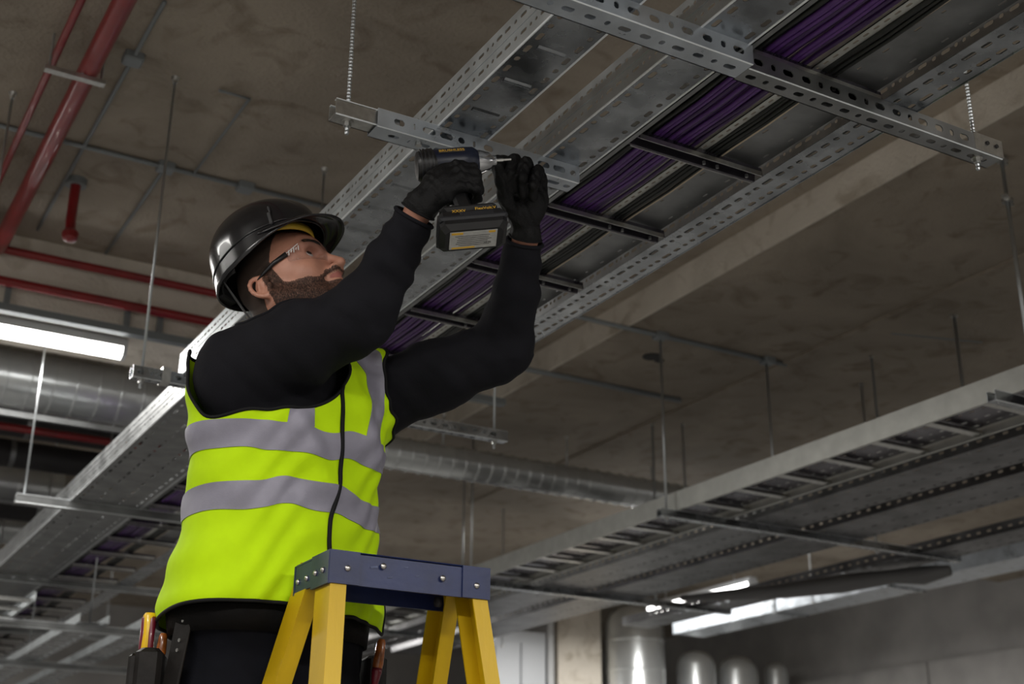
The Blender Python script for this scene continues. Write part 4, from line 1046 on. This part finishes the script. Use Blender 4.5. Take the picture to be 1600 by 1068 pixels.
# --- vest
F = Field(grid(.6, 1.5, .0075), grid(2.45, 3.25, .0075), grid(.40, 1.22, .0075))
torso(F, .0, zlo=.40, ga=np.array([.045, .04, .022, .018, .014, .02, .02]), gb=np.array([.05, .045, .035, .034, .03, .03, .02]), k=.03)
for a, b, r1, r2 in ((NB-TL*.05-Z*.02, ShR, .082, .104), (NB+TL*.05-Z*.02, ShL, .078, .094), (ShR, ShR+unit(ElR-ShR)*.08, .108, .108), (ShL, ShL+unit(ElL-ShL)*.08, .095, .095), (ShR-TF*.050, ShR-TF*.045-Z*.13, .080, .078)): F.cap(a, b, r1, r2, .04)
VV, VT = F.mesh(); VV = smoothv(VV, VT, 3)
def tl(P):
    zs = P[:, 2]; c = np.stack([np.interp(zs, tzz, [p[0][0] for p in tz]), np.interp(zs, tzz, [p[0][1] for p in tz])], 1)
    d = P[:, :2]-c; return d@TL[:2], d@TF[:2], zs
def vfold(P):
    u, v, z = tl(P); r = (u*-.55+v*.8)
    lowm = np.clip((.95-z)/.2, 0, 1)
    f_ = .006*np.sin(z*34+u*16+1.8*np.sin(u*11+1))*np.clip((z-.5)*4, .25, 1)*lowm
    f_ += .010*np.sin(np.arctan2(u, v)*5.0+z*3)*np.clip((.78-z)*3, 0, 1)
    f_ += .010*np.maximum(0, np.sin((z*.8+u*1.3)*24+.6))**2*np.clip((z-.68)*6, 0, 1)
    f_ += .0025*np.sin((z-u*.9)*70+3*np.sin(u*23))
    return f_
VV = VV+vnormals(VV, VT)*vfold(VV)[:, None]
u, v, z = tl(VV)
ahR = ShR+unit(ElR-ShR)*.0
tR, dR = axisdist(VV, ShR-unit(ElR-ShR)*.03-Z*.01, ElR); tL_, dL_ = axisdist(VV, ShL-unit(ElL-ShL)*.02, ElL)
fR = .118-dR-.9*np.clip(-(VV-ShR)@(-TL)-.0, 0, 1)*0; sideR = (VV-ShR)@(-TL); sideL = (VV-ShL)@TL
armR = smn(.132-dR, (VV-ShR)@unit(-TL*.55+unit(ElR-ShR)*.85)+.018, .05); armR = np.maximum(armR, np.minimum(z-(ShR[2]+.045), -u-.04)); armL = np.minimum(.108-dL_, (VV-ShL)@unit(TL*.85+unit(ElL-ShL)*.45)+.026)
armL = np.maximum(armL, np.minimum((VV-ShL)@unit(ElL-ShL)-.045, (VV-ShL)@TL))
armL = np.maximum(armL, np.where(z < ShL[2]-.03, u-.225, -1))
_, dN = axisdist(VV, NB-Z*.05, hp(-.012, 0, -.05)); neck = .092-dN
vneck = np.where(v > 0, (z-(.985+np.abs(u+.0)*2.2))*1.0, -1)
hem = (.472+.018*np.sin(np.arctan2(u, v)*1.0+2.2)-.012*np.exp(-((u+.0)/.05)**2)*(v > 0))-z
ff_ = np.maximum(np.maximum(np.maximum(armR, armL), neck), np.maximum(vneck, hem))
VV2, VT2 = cut(VV, VT, ff_)
# keep the largest connected piece
par = list(range(len(VV2)))
def fnd(i):
    while par[i] != i: par[i] = par[par[i]]; i = par[i]
    return i
for t in VT2.tolist():
    a = fnd(t[0]); par[fnd(t[1])] = a; par[fnd(t[2])] = a
rt = np.array([fnd(i) for i in range(len(VV2))]); vals, cn = np.unique(rt, return_counts=True); VT2 = VT2[rt[VT2[:, 0]] == vals[cn.argmax()]]; VV2, VT2 = compact(VV2, VT2)
vest = obj('vest', shell(VV2, VT2, .002), M['vest'], person, 'auto')
VN6 = np.hstack([VV2, vnormals(VV2, VT2)])
def strip(fn, name='reflective_band', m='reflect', out=.0022):
    u, v, z = tl(VV2); a, b = cut(VN6, VT2, fn(u, v, z, VV2))
    if len(b):
        N = a[:, 3:]/(np.linalg.norm(a[:, 3:], axis=1)[:, None]+1e-9); A = a[:, :3]; n = len(A); E = {(t[i], t[(i+1) % 3]) for t in b.tolist() for i in range(3)}
        return obj(name, MBt(np.vstack([A+N*out, A+N*(out-.0016)]), [tuple(t) for t in b.tolist()]+[(t[2]+n, t[1]+n, t[0]+n) for t in b.tolist()]+[(q, r_, r_+n, q+n) for (r_, q) in E if (q, r_) not in E]), M[m], vest, 'auto')
BZ = (.835, .715)
for zc_ in BZ: strip(lambda u, v, z, P: np.abs(z-zc_-.006*np.tanh(2.5*np.sin(u*19+zc_*30))-.003*np.sin(u*43))-.029)
for sg in (1, -1):                                           # front pair, then back pair of shoulder straps
    strip(lambda u, v, z, P: np.maximum(np.maximum(np.abs(u+.098+(z-.85)*.10)-.029, BZ[0]+.020-z), -sg*v), out=.0014)
    strip(lambda u, v, z, P: np.maximum(np.maximum(np.abs(u-.098-(z-.85)*.10)-.029, BZ[0]+.020-z), -sg*v), out=.0014)
# zip placket and bound edges
def front(u0, z0):
    m = v_ > 0; k = np.argmin((u_-u0)**2*3+(z_-z0)**2+np.where(m, 0, 9)); return VV2[k]
u_, v_, z_ = tl(VV2); N2 = vnormals(VV2, VT2)
pts = []
for z0 in np.linspace(.985, .475, 40):
    k = np.argmin((u_-.010*math.sin(z0*17+.6))**2*4+(z_-z0)**2+np.where(v_ > 0, 0, 9)); pts.append(VV2[k]+N2[k]*.0025)
pts = np.array(pts)
for _ in range(3): pts[1:-1] = pts[1:-1]*.5+.25*(pts[:-2]+pts[2:])
obj('front_zip', MB().tube(resample(pts, .01), .0052, 8), M['piping'], vest, True)
for L in borders(VV2, VT2)[:5]:
    if len(L) > 20:
        q = L.copy()
        for _ in range(4): q[1:-1] = q[1:-1]*.5+.25*(q[:-2]+q[2:])
        obj('bound_edge', MB().tube(resample(q, .010), .0040, 8), M['piping'], vest, True)

# --- trousers, belt, boots
F = Field(grid(.6, 1.5, .010), grid(2.5, 3.35, .010), grid(-.50, .56, .010))
torso(F, .006, zlo=.30, zhi=.53, k=.03)
for a, b, r1, r2 in ((HipR+Z*.02, KnR, .110, .082), (HipL+Z*.02, KnL, .110, .082), (KnR, FootR+Z*.10+Y*.05, .080, .064), (KnL, FootL+Z*.10+Y*.05, .080, .064)): F.cap(a, b, r1, r2, .03)
F.ell(PEL+Z*-.02, np.array([TL, TF, Z]), (.195, .145, .12), .04)
V, T = F.mesh(); V = smoothv(V, T, 2); V = V+vnormals(V, T)*(.005*np.sin(V@np.array([25., 14, 40])+2*np.sin(V@np.array([18., 22, 9]))))[:, None]
V, T = cut(V, T, V[:, 2]-.505); obj('trousers', shell(V, T, .003), M['trouser'], person, True)
def ringband(z0, z1, ga, gb, tilt=0.):
    n = 64; P = []
    for i in range(n):
        a = 2*PI*i/n
        for zz in (z0, z1):
            cx = np.interp(zz, tzz, [p[0][0] for p in tz]); cy = np.interp(zz, tzz, [p[0][1] for p in tz]); A = np.interp(zz, tzz, [p[1] for p in tz])+ga; B = np.interp(zz, tzz, [p[2] for p in tz])+gb
            c_, s_ = math.cos(a), math.sin(a); r_ = (abs(c_)**2.3+abs(s_)**2.3)**(-1/2.3)
            P.append(np.array([cx, cy, zz])+TL*A*c_*r_+TF*B*s_*r_)
    T = [q for i in range(n) for q in ((2*i, 2*((i+1) % n), 2*((i+1) % n)+1), (2*i, 2*((i+1) % n)+1, 2*i+1))]
    return np.array(P), np.array(T)
P_, T_ = ringband(.440, .490, .012, .012); belt = obj('tool_belt', shell(P_, T_, .006), M['belt'], person, True)
def belt_at(deg, z0, off):
    a = math.radians(deg); A = .21+off; B = .16+off; c_, s_ = math.cos(a), math.sin(a); r_ = (abs(c_)**2.3+abs(s_)**2.3)**(-1/2.3)
    cx = np.interp(z0, tzz, [p[0][0] for p in tz]); cy = np.interp(z0, tzz, [p[0][1] for p in tz])
    p = np.array([cx, cy, z0])+TL*A*c_*r_+TF*B*s_*r_; n = unit(TL*c_/A+TF*s_/B); return p, n, np.cross(Z, n)
pR, nR, sR = belt_at(212, .365, .03)
b = MB().obox(pR-Z*.02+nR*.012, sR, nR, Z, .105, .028, .062, .010); pouch = obj('tool_pouch', b, M['leather'], belt)
for du in (-.07, 0, .065):
    b = MB().obox(pR+sR*du-Z*.018+nR*.044, sR, nR, Z, .030, .010, .048, .006)
    obj('pouch_pocket', b, M['leather'], belt)
pH, nH, sH = belt_at(176, .44, .018)
b = MB().bar(pH+Z*.04+sH*.0, pH-Z*.12-sH*.03, .052, .008, up=nH, bev=.003); hs = obj('leather_strap', b, M['leather'], belt)
for q in ((.0, .02), (-.006, -.02), (-.01, -.04)): obj('strap_rivet', MB().tube([pH+nH*.004+Z*q[1]+sH*q[0], pH+nH*.0075+Z*q[1]+sH*q[0]], .004, 8), M['zinc'], belt)
pL, nL, sL = belt_at(20, .41, .02)
b = MB().obox(pL-Z*.035+nL*.02, sL, nL, Z, .045, .024, .055, .008); obj('tool_pouch', b, M['leather'], belt)
for Fo in (FootR, FootL):
    f = Field(grid(Fo[0]-.09, Fo[0]+.09, .008), grid(Fo[1]-.2, Fo[1]+.16, .008), grid(SOLE-.02, SOLE+.28, .008))
    f.cap(Fo+Z*.045+Y*.07, Fo+Z*.042-Y*.12, .045, .042, .02); f.cap(Fo+Z*.07+Y*.06, Fo+Z*.2+Y*.05, .055, .060, .03)
    V, T = f.mesh(); V = smoothv(V, T, 1); V[:, 2] = np.maximum(V[:, 2], SOLE+.012)
    bo = obj('boot', MBt(V, T), M['leather'], person, True)
    b = MB().obox(Fo+Z*.006-Y*.025, X, Y, Z, .048, .14, .006, .002); obj('boot_sole', b, M['helmetin'], bo)

# ------------------------------------------------------------------ impact driver
dr = thing('impact_driver', MO, 'black and navy cordless impact driver gripped in the gloved right hand', 'power tool')
def dtube(a, b, r1, r2, n=28, **k): return MB().tube([dp(*a), dp(*b)], [r1, r2], n)
obj('motor_housing', MB().tube([dp(-.058, 0, 0), dp(-.05, 0, 0), dp(.03, 0, 0), dp(.052, 0, 0), dp(.062, 0, 0)], [.029, .033, .0345, .033, .026], 28), M['dblue'], dr, 'auto')
obj('rear_cap', MB().tube([dp(-.072, .004, 0), dp(-.066, .004, 0), dp(-.040, .001, 0), dp(-.034, 0, 0)], [.027, .034, .037, .0355], 28), M['dblack'], dr, 'auto')
b = MB()
for i in range(4): b.tube([dp(-.064+i*.008, .002, 0), dp(-.061+i*.008, .002, 0)], .0378, 28)
obj('vent_rib', b, M['dgrey'], dr, 'auto')
obj('chuck', MB().tube([dp(.060, 0, 0), dp(.068, 0, 0), dp(.088, 0, 0), dp(.094, 0, 0), dp(.102, 0, 0)], [.026, .025, .019, .0125, .0115], 24), M['chrome'], dr, 'auto')
obj('driver_bit', MB().tube([dp(.102, 0, 0), dp(.118, 0, 0), dp(.120, 0, 0), dp(.136, 0, 0)], [.0042, .0042, .003, .003], 6), M['zinc'], dr)
b = MB(); b.prism([(-.017, -.019), (-.010, -.024), (.012, -.024), (.019, -.015), (.019, .015), (.012, .024), (-.010, .024), (-.017, .019)], dp(-.012, .02, 0), db, de, unit(dd*1+db*.10), .150); obj('handle', b, M['dblack'], dr)
obj('trigger', MB().obox(dp(.018, .046, 0), db, dd, de, .010, .016, .008, .003), M['dgrey'], dr)
BC = dp(.010, .200, 0)
base = MB().obox(dp(.008, .168, 0), db, de, dd, .060, .036, .010, .008); obj('battery_foot', base, M['dblack'], dr)
bat = obj('battery', MB().obox(BC+dd*.003, db, de, dd, .070, .039, .0275, .010), M['dblack'], dr)
obj('battery_rib', MB().obox(BC+dd*.004, db, de, dd, .0725, .043, .006, .004), M['dgrey'], bat)
obj('release_button', MB().obox(BC+de*.0385-dd*.003+db*.010, db, de, dd, .035, .004, .007, .002), M['dgrey'], bat)
lab = MB().obox(BC+dd*.0308-db*.002, db, de, dd, .049, .024, .0008); ln = obj('silver_label', lab, M['paper'], bat)
for q in ((-.036, .020, .012, .0028), (.036, .020, .007, .0028), (-.022, -.0205, .024, .0022)): obj('label_stripe', MB().obox(BC+dd*.0317+db*q[0]+de*q[1], db, de, dd, q[2], q[3], .0003), M['gold'], bat)
b = MB()
for i in range(6): b.obox(BC+dd*.0317-db*(.004-.002*(i % 3))+de*(.012-i*.0052), db, de, dd, .036-.004*(i % 2), .0005, .0003)
obj('label_line', b, M['print'], bat)
def text(s_, o, a, u, size, m, parent, name='lettering', sx=1.):
    c = bpy.data.curves.new(name, 'FONT'); c.body = s_; c.size = size; c.align_x = 'CENTER'; c.align_y = 'CENTER'; c.extrude = .00015
    to = bpy.data.objects.new('t', c); C.objects.link(to); dg = bpy.context.evaluated_depsgraph_get(); me = bpy.data.meshes.new_from_object(to.evaluated_get(dg)); bpy.data.objects.remove(to)
    n = np.cross(a, u); P = np.zeros(len(me.vertices)*3); me.vertices.foreach_get('co', P); P = P.reshape(-1, 3)
    W = o+np.outer(P[:, 0]*sx, a)+np.outer(P[:, 1], u)+np.outer(P[:, 2], n)+np.array([0, 0, H0])-worg(parent)
    me.vertices.foreach_set('co', W.ravel()); me.update(); me.materials.clear(); x = link(name, me, M[m], parent); return x
nrm = unit(de*1.0-dd*.12); b = MB().obox(MO+nrm*.0344+db*.004, db, np.cross(nrm, db), nrm, .029, .0068, .0006); npn = obj('name_plate', b, M['dirt'], dr)
text('BRUSHLESS', MO+nrm*.0352+db*.004, db, np.cross(nrm, db), .0112, 'gold', npn)
text('FlexVolt.V', BC+de*.0396-dd*.017+db*.030, db, -dd, .0105, 'gold', bat); text('XXXV', BC+de*.0396-dd*.014-db*.026, db, -dd, .0105, 'gold', bat)
text('XR XJ', BC+dd*.0319+db*.028-de*.010, db, de, .006, 'print', bat)
# bolt held in the raised fist
bolt = MB().tube([cp(779, 256, 2.935), cp(768, 249, 2.95)], .0042, 8); bolt.tube([cp(768, 249, 2.95), cp(765, 247.5, 2.955)], .0075, 6); obj('bolt', bolt, M['zinc'], None, label='small bolt pinched between left thumb and forefinger', cat='bolt')

# ------------------------------------------------------------------ tools in the pouches
def screwdriver(p, up, L, r, kind, label):
    t = thing('screwdriver', p, label, 'screwdriver'); up = unit(up); a = unit(np.cross(up, CF)); bb = np.cross(up, a)
    if kind == 'striped':
        obj('handle', MB().tube([p, p+up*L*.12, p+up*L*.5, p+up*L*.93, p+up*L], [r*.7, r, r*.92, r, r*.75], 16), M['sdyel'], t, 'auto')
        g = MB()
        for k_ in (0, 2.1, 4.2): d_ = a*math.cos(k_+.4)+bb*math.sin(k_+.4); g.tube([p+d_*r*.55, p+up*L*.15+d_*r*.62, p+up*L*.85+d_*r*.62, p+up*L*.98+d_*r*.4], [r*.5, r*.56, r*.56, r*.35], 8)
        obj('grip_inlay', g, M['sdred'], t, True)
    else:
        obj('handle', MB().tube([p, p+up*L*.2, p+up*L*.55, p+up*L*.9, p+up*L], [r*.85, r, r*.9, r*.8, r*.55], 12), M['amber'], t, 'auto')
    obj('collar', MB().tube([p-up*.035, p-up*.004, p+up*.004], [r*.55, r*.95, r*.9], 14), M['sdred'], t, True)
    obj('blade', MB().tube([p-up*.09, p-up*.03], .003, 8), M['chrome'], t)
    return t
screwdriver(cp(228, 1022, 2.86), Z+RH*.01, .088, .0150, 'striped', 'yellow and dark red screwdriver handle standing highest in the left pouch')
screwdriver(cp(250, 1026, 2.85), Z+RH*.06, .050, .0115, 'amber', 'scuffed red screwdriver handle beside the yellow one in the left pouch')
screwdriver(cp(589, 1046, 2.98), Z+RH*.12, .068, .0125, 'amber', 'amber screwdriver handle in the right hip pouch by the ladder')

# ------------------------------------------------------------------ step ladder
LX0, LX1, LY0, LY1, LZ = .970, 1.322, 2.400, 2.590, .560
st = thing('step_ladder', ((LX0+LX1)/2, 2.55, -H0), 'yellow fibreglass step ladder with scuffed blue top cap in front of the worker', 'ladder')
b = MB()
hT = .063; zc0 = LZ-hT
cap_ = obj('top_cap', MB().obox(((LX0+LX1)/2, (LY0+LY1)/2, LZ-.004), X, Y, Z, (LX1-LX0)/2, (LY1-LY0)/2, .004, .003), M['blue'], st)
sk = .006
obj('cap_skirt', MB().prism([(0, 0), (LX1-LX0, 0), (LX1-LX0-.0, -hT), (0-.0, -hT)], (LX0, LY0, LZ-.003), X, Z, Y, sk), M['blue'], cap_)
obj('cap_skirt', MB().box(LX0, LX1, LY1-sk, LY1, zc0, LZ-.003), M['blue'], cap_)
obj('cap_skirt', MB().box(LX0, LX0+sk, LY0, LY0+.088, zc0, LZ-.003).box(LX0-.004, LX0+.003, LY0-.003, LY0+.085, zc0-.004, LZ-.002), M['blue'], cap_)
obj('cap_skirt', MB().box(LX0+.001, LX0+sk, LY0+.096, LY1, zc0+.004, LZ-.003), M['blue'], cap_)
obj('cap_skirt', MB().box(LX1-sk, LX1, LY0, LY1, zc0, LZ-.003), M['blue'], cap_)
for xx in (LX0-.002, LX1-.062):
    obj('corner_plate', MB().box(xx, xx+.064, LY0-.004, LY0, zc0-.003, LZ-.001), M['blue'], cap_)
def rivet(p, n, r=.0065):
    n = np.asarray(n, float); p = np.asarray(p, float)
    obj('rivet', MB().tube([p, p+n*.002, p+n*.0045, p+n*.0055], [r, r, r*.6, r*.2], 12), M['rivet'], cap_, True)
for xx, zz in ((LX0+.036, .525), (LX0+.112, .537), (LX1-.108, .527), (LX1-.03, .520)): rivet((xx, LY0-.004, zz), -Y)
for yy in (.022, .060, .118, .165): rivet((LX0-.004 if yy < .09 else LX0+.001, LY0+yy, .522), -X, .006)
for (xx, zz, s_) in ((LX0+.095, .532, .006), (LX0+.13, .516, .004), (LX0+.19, .525, .003), (LX0+.165, .540, .003)): obj('scuff', MB().tube([(xx-s_*1.6, LY0+.0002, zz), (xx+s_, LY0+.0002, zz+s_*.4)], [s_*.4, s_*.5], 6), M['bluewear'], cap_)
# rails: channels whose web faces outward
def rail(xt, yt, sx, sy, web, depth, fl, z0, z1, flip):
    def P(z): return np.array([xt+sx*(z0-z), yt+sy*(z0-z), z])
    a, q = P(z0), P(z1); d = unit(q-a); u_ = unit(np.cross(d, Y)); u_ = u_*np.sign(u_[0]) ; w_ = np.cross(u_, d); w_ = w_*np.sign(w_[1]) if abs(w_[1]) > 1e-6 else w_
    t_ = .004; b = MB(); L = np.linalg.norm(q-a)
    # profile in (u,w): web at outer side, flanges along u
    o_ = 1 if flip > 0 else -1
    prof = [(0, 0), (o_*fl, 0), (o_*fl, t_), (o_*t_, t_), (o_*t_, depth-t_), (o_*fl, depth-t_), (o_*fl, depth), (0, depth)]
    if o_ < 0: prof = prof[::-1]
    b.prism(prof, a, u_, w_, d, L)
    obj('rail', b, M['yellow'], st); return P
RB = -H0+.02
def r(*a): return rail(*a)
nearL = r(LX0+.006, LY0+.006, -.075, -.16, 0, .075, .034, zc0+.035, RB, 1)
nearR = r(LX1-.006, LY0+.006, .10, -.16, 0, .075, .034, zc0+.035, RB, -1)
farL = r(LX0+.004, LY1-.082, -.10, .50, 0, .075, .034, zc0+.035, RB, 1)
farR = r(LX1-.006, LY1-.082, .10, .50, 0, .075, .034, zc0+.035, RB, -1)
for i in range(6):
    zz = SOLE-.011+(i-3)*.305
    if zz > zc0-.1 or zz < RB: continue
    a, q = farL(zz), farR(zz); y_ = a[1]+.04
    b = MB().box(a[0]+.004, q[0]-.004, y_-.055, y_+.055, zz-.006, zz).box(a[0]+.004, q[0]-.004, y_-.055, y_-.050, zz-.03, zz-.006).box(a[0]+.004, q[0]-.004, y_+.050, y_+.055, zz-.03, zz-.006); obj('step', b, M['zinc'], st)
for zz in (-.1, -.6, -1.1):
    a, q = nearL(zz), nearR(zz); obj('brace_bar', MB().box(a[0]+.004, q[0]-.004, a[1]+.02, a[1]+.05, zz-.01, zz+.01), M['zinc'], st)
for Pf in (nearL, nearR, farL, farR):
    p = Pf(RB+.02); obj('foot_pad', MB().box(p[0]-.03, p[0]+.045 if Pf in (nearL, farL) else p[0]+.03, p[1]-.02, p[1]+.09, -H0, RB+.03), M['helmetin'], st)
obj('pivot_bolt', MB().tube([(LX1-.05, LY1-.05, zc0+.01), (LX1-.04, LY1-.05, zc0+.01)], .011, 12), M['dirt'], st, True)
